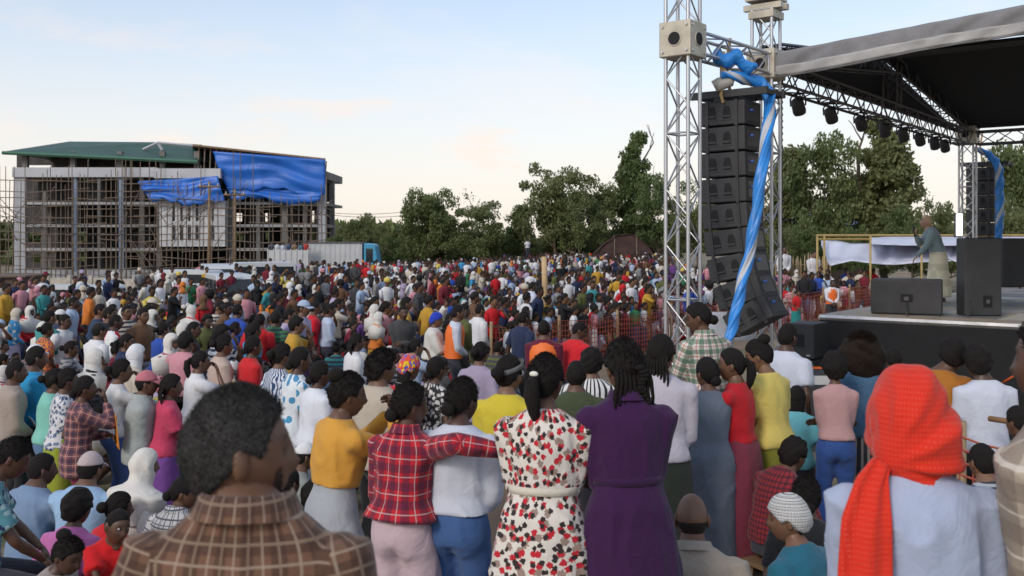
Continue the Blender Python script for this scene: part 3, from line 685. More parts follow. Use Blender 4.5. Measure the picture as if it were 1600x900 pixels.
# ---------------------------------------------------------------- unfinished concrete building
BD = 128.0
def BX(px, D=BD): return (px-800)/F*D
def BZ(py, D=BD): return CAMZ-(py-HOR)/F*D
conc = mat('raw_concrete', (.16, .155, .15), .9, var=.25, scale=.5, bscale=6); concw = mat('white_render', (.44, .45, .48), .8, var=.10, scale=.3, bscale=5)
block = mat('hollow_block', (.06, .054, .05), .95, var=.3, scale=.7, bscale=4); bluecol = mat('blue_grey_paint', (.20, .25, .34), .7)
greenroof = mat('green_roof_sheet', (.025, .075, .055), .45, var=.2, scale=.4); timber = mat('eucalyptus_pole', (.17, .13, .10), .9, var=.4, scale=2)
tarp_blue = mat('blue_tarpaulin', (.012, .12, .50), .42, var=.18, scale=.35, bump=.5, bscale=2.5)
bz0 = float(ground(BD, BX(250)))
bld = thing('unfinished_building', 'unfinished grey concrete building with green roof and blue tarpaulins', 'building', (0, 0, 0))
def bbox(name, p0, q0, p1, q1, y0, y1, m, par=bld):      # px/py corners at the facade, depth y0..y1 behind it
    return gob(name, G().box((BX(p0), BD+y0, BZ(q1)), (BX(p1), BD+y1, BZ(q0))), m, par)
FL = [318, 353, 390, 424]
for q in FL: bbox('floor_slab', 24, q-2.2, 506, q+2.2, .3, 14, conc)
bbox('floor_slab', 24, 266, 506, 278, .35, 14, conc)
for q in FL:
    for a, b in ((42, 116), (121, 187), (194, 247), (365, 443), (448, 500)): bbox('slab_edge', a, q-2.4, b, q+1.8, -.2, .29, mat('pale_concrete', (.40, .40, .41), .85, var=.2, scale=.6))
bbox('parapet', 22, 262, 248, 277, -.5, .3, concw)
bbox('parapet', 250, 265, 352, 280, -2.2, .33, concw)
for p, w, q, m in ((32, 9, 262, concw), (118, 2.4, 275, bluecol), (190, 4, 275, bluecol), (250, 4, 275, conc), (362, 4, 262, conc), (403, 2.5, 300, conc), (445, 4, 300, conc), (476, 2.5, 300, conc), (503, 5, 262, concw), (70, 2.2, 300, conc), (155, 2.2, 275, conc), (222, 2.4, 275, conc)):
    bbox('column', p-w, q, p+w, 447, -.12, .5, m)
    bbox('column', p-w*.8, 266, p+w*.8, 447, 7, 7.5, conc)
for p in (37, 112, 185, 252, 306): bbox('column', p-4, 236, p+4, 263, .2, .8, conc)
for p in (37, 112, 185, 252, 306): bbox('column', p-3, 236, p+3, 263, 11, 11.5, conc)
def wall_holes(name, x0, x1, z0, z1, y0, y1, holes, m, par=bld):
    holes = sorted(h for h in holes if h[0] < x1 and h[1] > x0); x = x0; g = G()
    for a, b, c, d in holes:
        if a > x: g.box((x, y0, z0), (a, y1, z1))
        if c > z0: g.box((a, y0, z0), (b, y1, c))
        if d < z1: g.box((a, y0, d), (b, y1, z1))
        x = max(x, b)
    if x < x1: g.box((x, y0, z0), (x1, y1, z1))
    return gob(name, g, m, par)
DB = BD+13
def hole(p0, q0, p1, q1): return (BX(p0, DB), BX(p1, DB), BZ(q1, DB), BZ(q0, DB))
rows = {(280, 316): [(118, 296, 132, 313)], (320, 351): [(106, 330, 113, 345), (120, 330, 126, 343), (369, 333, 378, 346), (405, 333, 410, 346), (414, 333, 418, 346), (420, 333, 426, 346), (457, 331, 462, 346), (482, 329, 492, 350)],
        (355, 388): [(44, 363, 64, 378), (108, 362, 115, 378), (122, 362, 135, 378), (369, 362, 380, 375), (406, 362, 411, 375), (415, 362, 420, 375), (458, 361, 462, 375), (482, 358, 493, 376)],
        (392, 423): [(50, 398, 66, 410), (109, 395, 118, 408), (124, 395, 135, 408)], (240, 264): [(38, 258, 80, 263), (103, 259, 108, 263)]}
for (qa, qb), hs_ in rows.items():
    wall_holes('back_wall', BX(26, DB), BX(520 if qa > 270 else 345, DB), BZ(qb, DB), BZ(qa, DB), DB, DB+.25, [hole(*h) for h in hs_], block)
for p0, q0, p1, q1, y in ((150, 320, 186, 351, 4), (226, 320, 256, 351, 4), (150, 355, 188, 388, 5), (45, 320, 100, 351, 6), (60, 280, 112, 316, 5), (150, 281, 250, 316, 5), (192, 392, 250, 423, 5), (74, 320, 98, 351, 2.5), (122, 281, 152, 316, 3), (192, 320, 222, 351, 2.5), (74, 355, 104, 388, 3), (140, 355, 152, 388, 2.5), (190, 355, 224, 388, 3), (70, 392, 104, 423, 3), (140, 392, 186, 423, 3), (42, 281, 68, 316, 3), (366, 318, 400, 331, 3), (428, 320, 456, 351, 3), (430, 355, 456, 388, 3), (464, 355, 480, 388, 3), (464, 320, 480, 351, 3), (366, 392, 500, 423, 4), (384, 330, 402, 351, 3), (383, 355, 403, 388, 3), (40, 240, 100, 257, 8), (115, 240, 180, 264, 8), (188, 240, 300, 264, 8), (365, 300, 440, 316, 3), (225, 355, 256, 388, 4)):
    bbox('darkening_infill_wall', p0, q0, p1, q1, y, y+.2, block)  # dark block walls added inside the open bays to darken the interior
wall_holes('stair_wall', BX(256), BX(357), BZ(385), BZ(314), BD-1.6, BD-1.3, [(BX(p-2), BX(p+2), BZ(q1), BZ(q0)) for p in (278, 290, 302, 314, 338) for q0, q1 in ((317, 346),)], mat('stair_white', (.62, .63, .65), .8, var=.08, scale=.4))
for p in (278, 290, 302, 314, 338): bbox('window', p-2.1, 352, p+2.1, 375, -1.72, -1.58, mat('dark_glass', (.02, .022, .026), .25, bump=0))
for p in (278, 290, 302, 314, 338): bbox('window', p-2.1, 317, p+2.1, 346, -1.42, -1.32, mat('dark_glass', (.02, .022, .026), .25, bump=0))
bbox('stair_side', 256, 314, 258, 385, -1.3, .3, concw); bbox('stair_side', 355, 314, 357, 385, -1.3, .3, concw)
bbox('plinth', 14, 424, 215, 447, -.9, -.3, concw); bbox('plinth', 215, 426, 508, 447, -.6, -.2, conc)
# roofs
g = G(); ze, zr = BZ(238), BZ(221, BD+6)
e = np.array([[BX(10), BD-1, ze], [BX(313), BD-1, BZ(252)], [BX(313)+1, BD+15, BZ(252)], [BX(10)-.5, BD+15, ze]]); r0 = np.array([BX(76), BD+6, zr]); r1 = np.array([BX(232), BD+6, zr-.1])
r2 = np.array([BX(292), BD+6, BZ(226, BD+6)])
g.add(np.concatenate([e, [r0, r1, r2]]), [[0, 1, 6, 5]], [[0, 5, 4], [3, 0, 4], [1, 2, 6]]); g.add(np.concatenate([e, [r0, r1, r2]]), [[2, 3, 4, 6]], None)
gob('roof', g, greenroof, bld)
g = G(); g.bar(e[0]+[0, -.05, -.15], e[1]+[0, -.05, -.15], .32); gob('fascia', g, mat('green_fascia', (.06, .15, .10), .5), bld)
for a, b in (((212, 231), (236, 220)), ((236, 220), (294, 225)), ((236, 221), (243, 232))): gob('roof_trim', G().bar(np.array([BX(a[0]), BD+2.5, BZ(a[1])]), np.array([BX(b[0]), BD+2.5, BZ(b[1])]), .25), concw, bld)
g = G(); P0 = np.array([[BX(305), BD-1, BZ(229)], [BX(511), BD-1, BZ(251)], [BX(508, BD+14), BD+14, BZ(246)], [BX(300, BD+14), BD+14, BZ(223)]]); g.add(np.concatenate([P0, P0+[0, 0, .22]]), [[3, 2, 1, 0], [4, 5, 6, 7], [0, 1, 5, 4], [1, 2, 6, 5], [2, 3, 7, 6], [3, 0, 4, 7]]); gob('roof_deck', g, mat('rusty_formwork', (.21, .14, .09), .9, var=.3), bld)
for p in range(310, 512, 9): gob('prop', G().tube([(BX(p), BD-.3, BZ(290)), (BX(p)+.2, BD-.3, BZ(230+(p-305)*.109))], .09, 5), timber, bld)
def tarp(name, label, TL, TR, BR, BL, y, amp=.35, n=40, m=18, seed=0, mt=tarp_blue):
    u = np.linspace(0, 1, n)[None, :, None]; v = np.linspace(0, 1, m)[:, None, None]
    c = [np.array([BX(p), 0, BZ(q)]) for p, q in (TL, TR, BR, BL)]
    P = (c[0]*(1-u)+c[1]*u)*(1-v)+(c[3]*(1-u)+c[2]*u)*v
    q = P.reshape(-1, 3); uu, vv = np.broadcast_to(u, P.shape[:2]+(1,)).ravel(), np.broadcast_to(v, P.shape[:2]+(1,)).ravel()
    sag = vn(np.stack([uu*3, vv*7, 0*uu], 1), 1.1, seed); q[:, 1] = BD-y+amp*sag+.07*np.sin(vv*15+4*np.sin(uu*4+seed))+.10*vn(np.stack([uu*9, vv*12, 0*uu], 1), 1.3, seed+1); q[:, 2] -= .35*np.abs(np.sin(uu*np.pi*5))*(vv > .9)+.3*np.sin(uu*9+seed)*vv
    o = gob(name, G().sheet(q.reshape(m, n, 3)), mt, smooth=True); sm = o.modifiers.new('thick', 'SOLIDIFY'); sm.thickness = .03
    return tag(o, label, 'tarpaulin', 'tarpaulins on the unfinished building')
tarp('tarpaulin', 'large blue tarpaulin hung over the top right floors of the building', (338, 238), (512, 251), (511, 302), (356, 290), 1.5)
tarp('tarpaulin', 'lower strip of blue tarpaulin under the large one on the building', (358, 293), (508, 300), (503, 318), (366, 308), 1.3, seed=2, m=8)
tarp('tarpaulin', 'blue tarpaulin with loose left end over the white stair tower', (226, 285), (349, 277), (360, 317), (246, 314), 2.6, seed=3)
# timber scaffolding, one pole at a time
scf = thing('timber_scaffolding', 'crooked timber pole scaffolding round the unfinished building', 'scaffolding')
r_ = random.Random(4)
pole_me = mesh('pole', *G().tube([(0, 0, 0), (0, 0, .5), (0, 0, 1)], [.075, .065, .05], 5).arrays())
def stick(name, a, b, par, m=timber, me=pole_me, th=1.0):
    a, b = Vector(a), Vector(b); o = ob(name, me, m, par); o.location = a; d = b-a
    o.rotation_euler = d.to_track_quat('Z', 'Y').to_euler(); o.scale = (th, th, d.length); return o
px = 1.0
while px < 522:
    top = 250+r_.random()*40 if px < 340 else (300+r_.random()*15 if r_.random() < .7 else 236+.1*(px-340))
    if px > 505 or px < 18: top = 268+r_.random()*60
    for yy in (-2.9, -1.5) if r_.random() < .45 else (-2.9,):
        stick('pole', (BX(px), BD+yy, bz0-.3), (BX(px+r_.uniform(-3, 3)), BD+yy+.2, BZ(top)), scf)
    px += r_.uniform(6, 12)
for q in range(286, 440, 13):
    px = -6+r_.random()*10
    while px < 520:
        ln = r_.uniform(45, 110); e_ = min(px+ln, 524)
        if not (q < 318 and px > 335) and not (q < 312 and 225 < px < 350): stick('ledger', (BX(px), BD-3.05, BZ(q+r_.uniform(-4, 4))), (BX(e_), BD-3.05, BZ(q+r_.uniform(-4, 4))), scf, th=.85)
        px += ln*.8
for k in range(26):
    p = r_.uniform(5, 515); q = r_.uniform(330, 440); stick('brace', (BX(p), BD-3.2, BZ(q)), (BX(p+r_.choice((-1, 1))*r_.uniform(18, 40)), BD-3.2, BZ(q-r_.uniform(25, 60))), scf, th=.8)
# utility poles and wires
wood = mat('pole_wood', (.20, .135, .08), .9, var=.3); wire = mat('cable_black', (.03, .03, .03), .6, bump=0)
for i, (p, q0, D, lb) in enumerate(((327, 283, 90, 'wooden utility pole with crossarm in front of the white stair tower'), (367, 296, 92, 'wooden utility pole in front of the blue tarpaulin, right of the stair tower'))):
    x = (p-800)/F*D; z1 = CAMZ-(q0-HOR)/F*D; z0 = float(ground(D, x)); t = thing('utility_pole', lb, 'pole', (x, D, z0), 0, 'wooden utility poles')
    gob('pole', G().tube([(0, 0, -.2), (0, 0, z1-z0)], [.16, .11], 8), wood, t, True)
    gob('crossarm', G().bar((-1.0, -.1, z1-z0-.5), (1.0, -.1, z1-z0-.5), .12), wood, t)
    for a in (-.8, 0, .8): gob('insulator', G().tube([(a, -.1, z1-z0-.45), (a, -.1, z1-z0-.2)], .05, 6), mat('porcelain', (.5, .48, .45), .3), t)
for i, (a, b, s_) in enumerate((((-5, 318, 80), (327, 290, 90), 2.6), ((-5, 326, 80), (327, 295, 90), 3.0), ((-5, 334, 80), (367, 300, 92), 2.8), ((327, 288, 90), (640, 330, 100), 1.2), ((367, 300, 92), (640, 336, 100), 1.0))):
    A, B_ = W(*a), W(*b); u = np.linspace(0, 1, 24)[:, None]; P = A+(B_-A)*u; P[:, 2] -= (4*u*(1-u)*s_)[:, 0]
    tag(gob('overhead_wire', G().tube(P, .022, 4), wire, smooth=True), ['topmost overhead wire sagging left of the utility poles', 'middle overhead wire sagging left of the utility poles', 'lowest overhead wire sagging across the building', 'upper overhead wire from the poles towards the trees', 'lower overhead wire from the poles towards the trees'][i], 'wire', 'overhead wires')
# boundary wall, shack
D = 60.0; x0, x1 = (0-860)/F*D, (245-800)/F*D; z0 = float(ground(D, -20))
wl = thing('boundary_wall', 'low pale boundary wall behind the left crowd', 'wall', (0, 0, 0))
for k in range(9): gob('panel', G().box((x0+(x1-x0)*k/9, D, z0-.3), (x0+(x1-x0)*(k+1)/9-.12, D+.2, CAMZ-(434-HOR)/F*D-.08*(k % 2))), mat('wall_plaster', (.42, .38, .33), .9, var=.25), wl)
for k in range(10): gob('pier', G().box((x0+(x1-x0)*k/9-.16, D-.08, z0-.3), (x0+(x1-x0)*k/9+.04, D+.28, CAMZ-(430-HOR)/F*D)), mat('wall_plaster', (.42, .38, .33), .9), wl)
sh = thing('shack', 'small dark brown sheet metal shack at the left edge', 'shack', W(12, 458, 45)); 
gob('wall', G().box((-.95, 0, -1.3), (.75, 2, .72)), mat('brown_sheet', (.07, .04, .035), .7, var=.3), sh); gob('roof', G().box((-1.1, -.2, .72), (.9, 2.2, .80)), mat('brown_sheet_roof', (.12, .08, .06), .7), sh); gob('notice', G().box((-.42, -.03, -.15), (-.22, -.005, .15)), mat('paper_white', (.6, .58, .62), .8), sh)
# ---------------------------------------------------------------- vehicles behind the crowd
vwhite = mat('vehicle_white', (.50, .52, .54), .3, var=.04, bump=0); vblue = mat('vehicle_blue', (.03, .16, .42), .3, var=.04, bump=0); vglass = mat('vehicle_glass', (.025, .03, .035), .08, bump=0); rubber = mat('tyre_rubber', (.02, .02, .02), .8)
def van(px, py, D, rzv, label):
    p = W(px, py, D); z0 = float(ground(D, p[0])); t = thing('minibus', label, 'minibus', (p[0], D, z0), rzv, 'white and blue minibuses behind the crowd'); h = p[2]-z0
    k = h/1.85
    def pr(z): return z*k
    prof = [(-1.85, .35), (1.85, .35), (1.95, .8), (1.78, 1.02), (1.3, 1.68), (1.1, 1.83), (-1.7, 1.85), (-1.85, 1.72)]
    def loft(pf, w): 
        a = np.array(pf); g = G(); g.prism(np.stack([a[:, 0], a[:, 1]*k], 1), -w, w); return g
    bevel(gob('body', loft(prof, .74), vwhite, t), .06, 3)
    bevel(gob('lower_body', loft([(-1.87, .33), (1.88, .33), (1.97, .78), (1.84, .95), (-1.87, .95)], .755), vblue, t), .04, 2)
    gob('windscreen', G().add([(1.80, -.62, 1.03*k), (1.80, .62, 1.03*k), (1.36, .56, 1.64*k), (1.36, -.56, 1.64*k)], [[0, 1, 2, 3]]), vglass, t)
    gob('rear_window', G().box((-1.885, -.58, 1.12*k), (-1.86, .58, 1.62*k)), vglass, t)
    for sd in (-1, 1):
        for a, b in ((-1.7, -.65), (-.55, .45), (.55, 1.25)): gob('side_window', G().box((a, sd*.742-.006, 1.1*k), (b, sd*.742+.006, 1.6*k)), vglass, t)
        gob('headlight', G().ball((1.93, sd*.55, .75*k), (.05, .13, .09)), mat('lamp_glass', (.6, .6, .58), .15), t, True)
        gob('tail_light', G().box((-1.89, sd*.62-.07, .8*k), (-1.85, sd*.62+.07, 1.05*k)), mat('lamp_red', (.4, .02, .02), .25), t)
        for x in (-1.2, 1.25): gob('wheel', G().tube([(x, sd*.6, .3), (x, sd*.78, .3)], .3, 16, hint=(1, 0, 0)), rubber, t, True)
van(340, 413, 47, R(-72), 'white and blue minibus nearest the utility poles')
van(402, 409, 50, R(200), 'white and blue minibus standing left of the loaded truck')
van(290, 421, 46, R(160), 'white and blue minibus left of the pole with crossarm')
van(360, 428, 40, R(-65), 'white and blue minibus lowest in view, nearest to the crowd')
van(112, 445, 38, R(170), 'white topped minibus at far left, only its roof showing')
def truck(px0, px1, py, D, label, opened):
    a = W(px0, py, D); b = W(px1, py, D); z0 = float(ground(D, a[0])); t = thing('truck', label, 'truck', (a[0], D, z0), 0); L = b[0]-a[0]; h = a[2]-z0; bw = mat('truck_box_white', (.44, .45, .46), .5, var=.1, scale=1)
    if opened:
        gob('bed', G().box((0, 0, .9), (L, 2.2, 1.05)), bw, t)
        for k in range(7): gob('side_board', G().box((L*k/7+.02, -.05, 1.05), (L*(k+1)/7-.03, 0, h)), bw, t)
        for k in range(8): gob('stake', G().box((L*k/7-.04, -.10, .9), (L*k/7+.04, -.05, h+.08)), bw, t)
        gob('far_side', G().box((0, 2.2, 1.05), (L, 2.25, h)), bw, t)
    else:
        bevel(gob('cargo_box', G().box((0, 0, .9), (L*.78, 2.3, h)), bw, t), .04)
        for k in range(11): gob('rib', G().box((L*.78*(k+.5)/11-.03, -.03, 1.0), (L*.78*(k+.5)/11+.03, 0, h-.08)), bw, t)
        gob('roof_rim', G().box((-.03, -.05, h-.08), (L*.78+.03, 2.35, h+.04)), mat('dark_rim', (.08, .08, .09), .6), t)
        c = gob('cab', G().prism([(L*.80, .7), (L, .7), (L, 1.7), (L*.965, h-.25), (L*.93, h-.1), (L*.80, h-.05)], .1, 2.2), mat('cab_blue', (.05, .28, .45), .35), t); bevel(c, .08, 3)
        gob('cab_window', G().box((L*.83, .085, 1.75), (L*.93, .1, h-.45)), vglass, t)
    for x in (L*.15, L*.28, L*.88): gob('wheel', G().tube([(x, .05, .48), (x, .4, .48)], .48, 18, hint=(1, 0, 0)), rubber, t, True)
    return t, a, L, h, z0
truck(480, 590, 379, 74, 'white box truck with blue cab behind the crowd', False)
tk = truck(419, 481, 391, 72, 'open white truck loaded with standing people', True)
# ---------------------------------------------------------------- trees
def leaf_mat():
    t = NT('leaves'); o = t.n('ShaderNodeTexCoord').outputs['Object']; oi = t.n('ShaderNodeObjectInfo')
    f = t.noise(o, .9, 3); c = t.mix(t.ramp(f, .3, .7), (.07, .115, .04), (.165, .21, .07)); c = t.mix(t.math('MULTIPLY', oi.outputs['Random'], .55), c, (.20, .195, .08))
    t.col(c); t.b.inputs['Roughness'].default_value = .6; t.b.inputs['Transmission Weight'].default_value = 0
    tr = t.n('ShaderNodeBsdfTranslucent'); t.L(c, tr.inputs['Color']); mx = t.n('ShaderNodeMixShader'); mx.inputs[0].default_value = .38
    t.L(t.b.outputs[0], mx.inputs[1]); t.L(tr.outputs[0], mx.inputs[2]); t.L(mx.outputs[0], t.t.nodes['Material Output'].inputs['Surface']); return t.m
LEAF = leaf_mat(); BARK = mat('bark', (.12, .09, .065), .95, var=.3, scale=3, bscale=25)
def tree_mesh(seed, kind):
    """unit tree, 1 high: trunk and limbs, and a crown of small leaf faces in uneven clumps"""
    r = np.random.default_rng(seed); g = G(); tips = []
    def limb(a, d, L, rad, lv):
        n = 5; P = [a]; 
        for i in range(n): d = d+r.normal(size=3)*.16+np.array([0, 0, .05]); d /= np.linalg.norm(d); P.append(P[-1]+d*L/n)
        g.tube(np.array(P), list(np.linspace(rad, rad*.45, n+1)), 6 if lv < 2 else 4)
        if lv >= 2: tips.append(P[-1]); tips.append(P[3]); return
        for k in range(4 if lv == 0 else 3):
            q = P[2+int(r.integers(0, 4))] if lv else P[2+k if k < 4 else 5]; az = r.uniform(0, 6.28); sp = {'round': .9, 'tall': .55, 'flat': 1.15, 'bare': .9}[kind]
            nd = np.array([math.cos(az)*sp, math.sin(az)*sp, .65+.3*r.random()]); limb(q, nd/np.linalg.norm(nd), L*(.62 if kind != 'tall' else .48), rad*.5, lv+1)
    limb(np.array([0, 0, 0.]), np.array([0, 0, 1.]), {'round': .46, 'tall': .72, 'flat': .46, 'bare': .5}[kind], .026, 0)
    tips = np.array(tips); 
    if kind == 'bare': N, cl = 8, tips[r.choice(len(tips), 22)]
    else:
        N = 190; ex = {'round': (.40, .40, .36, .60), 'tall': (.20, .20, .42, .56), 'flat': (.50, .45, .25, .66)}[kind]; m = 54
        d = r.normal(size=(m, 3)); d /= np.linalg.norm(d, axis=1)[:, None]; rad = r.uniform(.35, 1.0, m)[:, None]**.6
        cl = d*rad*np.array(ex[:3])*(1+.25*r.normal(size=(m, 1)))+[0, 0, ex[3]]
        cl = np.concatenate([cl, tips[r.choice(len(tips), 14)]])
    cl[:, 2] = np.clip(cl[:, 2], .12, 1.0)
    if kind == 'tall': cl[:, :2] *= np.clip(1.45-cl[:, 2:3]*1.1, .3, 1.2)
    K = len(cl); cs = r.uniform(.06, .125, K)*(1 if kind != 'tall' else .75)
    off = r.normal(size=(K, N, 3)); off /= np.linalg.norm(off, axis=2)[..., None]; off *= (r.random((K, N, 1))**.45)*cs[:, None, None]*np.array([1.15, 1.15, .8])
    c = (cl[:, None]+off).reshape(-1, 3); M = len(c); L = r.uniform(.010, .022, (M, 1)); a = r.normal(size=(M, 3)); a[:, 2] -= .5; a /= np.linalg.norm(a, axis=1)[:, None]
    b = np.cross(a, r.normal(size=(M, 3))); b /= np.linalg.norm(b, axis=1)[:, None]
    V = np.stack([c-a*L, c+b*L*.6, c+a*L, c-b*L*.6], 1).reshape(-1, 3); Q = np.arange(4*M).reshape(-1, 4)
    return mesh('trunk', *g.arrays()), mesh('crown', V, Q, None, False)
TM = {(k, i): tree_mesh(31+7*i+len(k), k) for k, i in (('round', 0), ('round', 1), ('round', 2), ('tall', 0), ('tall', 1), ('flat', 0), ('bare', 0))}
def tree(px, py, D, wpx, kind, i, label, rot=0.0, grp='trees behind the crowd', zoff=0.0, nm='tree'):
    p = W(px, py, D); z0 = float(ground(D, p[0])); h = (p[2]-z0)/1.0; w = wpx/F*D
    nat = {'round': .95, 'tall': .52, 'flat': 1.1, 'bare': .9}[kind]; t = thing(nm, label, 'tree' if nm == 'tree' else 'bush', (p[0], D, z0+zoff), rot, grp); t.scale = (w/nat, w/nat, h)
    a, b = TM[kind, i]; ob('trunk', a, BARK, t); ob('crown', b, LEAF, t)
for k, a in enumerate((
    (563, 326, 95, 72, 'round', 0, 'small round tree right of the white truck'), (600, 345, 99, 50, 'bare', 0, 'thin half bare tree beside the small round tree'),
    (668, 293, 97, 112, 'round', 1, 'broad dense dark green tree left of the bare crown'), (735, 280, 108, 95, 'bare', 0, 'tree with bare twisted crown above the dense trees'),
    (752, 318, 94, 116, 'round', 2, 'broad low tree in front of the bare crown'), (812, 325, 99, 60, 'tall', 1, 'slim tree between the low tree and the tall pair'),
    (868, 244, 96, 118, 'round', 0, 'tall leafy tree at the middle of the tree line'), (905, 300, 92, 95, 'round', 2, 'lower leafy tree right of the tall leafy tree'),
    (942, 285, 98, 80, 'round', 1, 'tree above the red shelter, left of the spire tree'), (988, 217, 99, 78, 'tall', 0, 'tallest spire shaped tree left of the truss tower'),
    (1030, 275, 95, 96, 'round', 2, 'round tree directly left of the truss tower'), (1090, 300, 90, 110, 'round', 0, 'tree behind the hanging loudspeakers'), (1165, 285, 80, 110, 'round', 1, 'tree seen between the loudspeakers and the second tower'),
    (1240, 240, 58, 110, 'tall', 1, 'feathery tree right of the second tower'), (1290, 212, 56, 135, 'round', 2, 'wide feathery tree under the hanging stage lights'), (1385, 196, 55, 125, 'tall', 0, 'tallest tree under the stage roof'),
    (1350, 260, 60, 120, 'round', 1, 'low tree between the two tall trees under the roof'), (1450, 270, 62, 90, 'bare', 0, 'bare thin tree left of the far tower'), (1425, 305, 50, 80, 'round', 0, 'bushy tree behind the speaker on stage'), (1475, 320, 48, 80, 'round', 2, 'bushy tree left of the far tower'), (1590, 215, 60, 130, 'round', 1, 'dark tree at the right picture edge'), (1560, 300, 50, 120, 'round', 0, 'low tree behind the far loudspeakers'))):
    tree(a[0], a[1], a[2], a[3], a[4], a[5], a[6], k*1.3)
for k, p in enumerate(list(range(540, 1060, 36))+list(range(1215, 1600, 42))):
    D = 99+3*(k % 3) if p < 1100 else 52+2*(k % 3)
    tree(p, (352+8*((k*7) % 3)) if p < 1100 else 345+6*(k % 3), D, 60, 'round', k % 3, 'dark undergrowth bush below the tree line %s' % (['at its left end by the truck', 'just right of the truck cab', 'below the small round tree', 'left below the broad dense tree', 'right below the broad dense tree', 'left below the bare crown', 'right below the bare crown', 'below the slim tree', 'left below the tall leafy tree', 'right below the tall leafy tree', 'left of the red shelter', 'behind the red shelter', 'right of the red shelter', 'below the spire tree', 'beside the first truss tower']+['right of the second tower', 'behind the paling fence', 'behind the ochre tent frame', 'at the left of the tent canvas', 'behind the middle of the tent', 'right of the tent middle', 'behind the person on stage', 'left of the far tower', 'right of the far tower', 'near the right picture edge'])[k], k*.9, 'undergrowth bushes at the foot of the trees', nm='bush')
o = None
g = G(); r2 = np.random.default_rng(9); M = 26000; x = r2.uniform(-260, 260, M); hh = 7+3*vn(np.stack([x*.06, 0*x, 0*x], 1), 1, 2); c = np.stack([x, 210+r2.uniform(-6, 6, M), -2.4+hh*r2.random(M)**.8], 1)
a = r2.normal(size=(M, 3))*.9; b = r2.normal(size=(M, 3))*.6; g.add(np.stack([c-a, c+b, c+a, c-b], 1).reshape(-1, 3), np.arange(4*M).reshape(-1, 4)); o = gob('far_woodland', g, LEAF); o['kind'] = 'stuff'; o['label'] = 'distant dark tree belt on the horizon'
# paling fence, shed, shelter, tent
def pales(name, label, A, B_, h, n, m, hmod=.12):
    A, B_ = np.array(A, float), np.array(B_, float); t = thing(name, label, 'fence', A); d = B_-A; L = np.linalg.norm(d); r = random.Random(2)
    me = mesh('pale', *G().tube([(0, 0, -.2), (0, 0, .9), (0, 0, 1)], [.045, .04, .015], 5).arrays()); ang = math.atan2(d[1], d[0])
    for k in range(n):
        o = ob('pale', me, m, t); o.location = d*(k/(n-1)); o.scale = (1, 1, h*(1+r.uniform(-hmod, hmod))); o.rotation_euler = (0, r.uniform(-.03, .03), 0)
    for z in (.35, .8): gob('rail', G().bar((0, .06, z*h), (d[0], d[1]+.06, d[2]+z*h), .06), m, t)
pale = mat('weathered_pale', (.30, .22, .13), .9, var=.3)
gA = W(1205, 417, 46); gB = W(1296, 417, 47); gA[2] = gB[2] = float(ground(46)); pales('paling_fence', 'tall wooden paling fence behind the right crowd', gA, gB, 2.05-.0, 30, pale)
gA = W(955, 410, 88); gB = W(1050, 410, 88); gA[2] = gB[2] = float(ground(88))+.3; pales('paling_fence', 'low wooden fence in front of the red shelter', gA, gB, 1.25, 30, pale)
s0 = W(975, 366, 91); t = thing('shelter', 'rounded brown and red shelter under the trees', 'shelter', (s0[0], 91, float(ground(91))+.2)); hz = s0[2]-float(ground(91))-.2
u = np.linspace(-1, 1, 30); P = np.array([[(x*2.9+.15*math.sin(9*x), y, hz*(1-.62*abs(x)**2.2)+.06*math.sin(x*17)) for x in u] for y in (-1.5, 0, 1.5)]); o = gob('canopy', G().sheet(P), mat('rust_canvas', (.055, .03, .026), .9, var=.4, scale=1), t, True); o.modifiers.new('t', 'SOLIDIFY').thickness = .05
gob('front_wall', G().prism([(x*2.8, hz*(1-.62*abs(x)**2.2)-.05) for x in u]+[(2.8, .0), (-2.8, .0)], -1.35, -1.25), mat('rust_canvas', (.055, .03, .026), .9), t)
for x in (-2.7, -1, 1, 2.7): gob('post', G().tube([(x, -1.4, 0), (x, -1.4, hz*(1-.62*abs(x/2.9)**2.2))], .06, 6), timber, t)
s0 = W(1235, 350, 62); s1 = W(1350, 346, 66); t = thing('shed', 'long shed with pale blue metal roof among the trees', 'shed', (s0[0], 64, float(ground(64)))); L = s1[0]-s0[0]; hz = s0[2]-float(ground(64))
gob('wall', G().box((0, .3, 0), (L, 3.5, hz)), mat('mud_wall', (.17, .12, .09), .95), t); o = gob('roof', G().add([(-.4, -.5, hz-.1), (L+.4, -.5, hz+.05), (L+.4, 2.2, hz+.95), (-.4, 2.2, hz+.75)], [[0, 1, 2, 3]]), mat('pale_blue_sheet', (.32, .47, .66), .4), t); o.modifiers.new('t', 'SOLIDIFY').thickness = .05
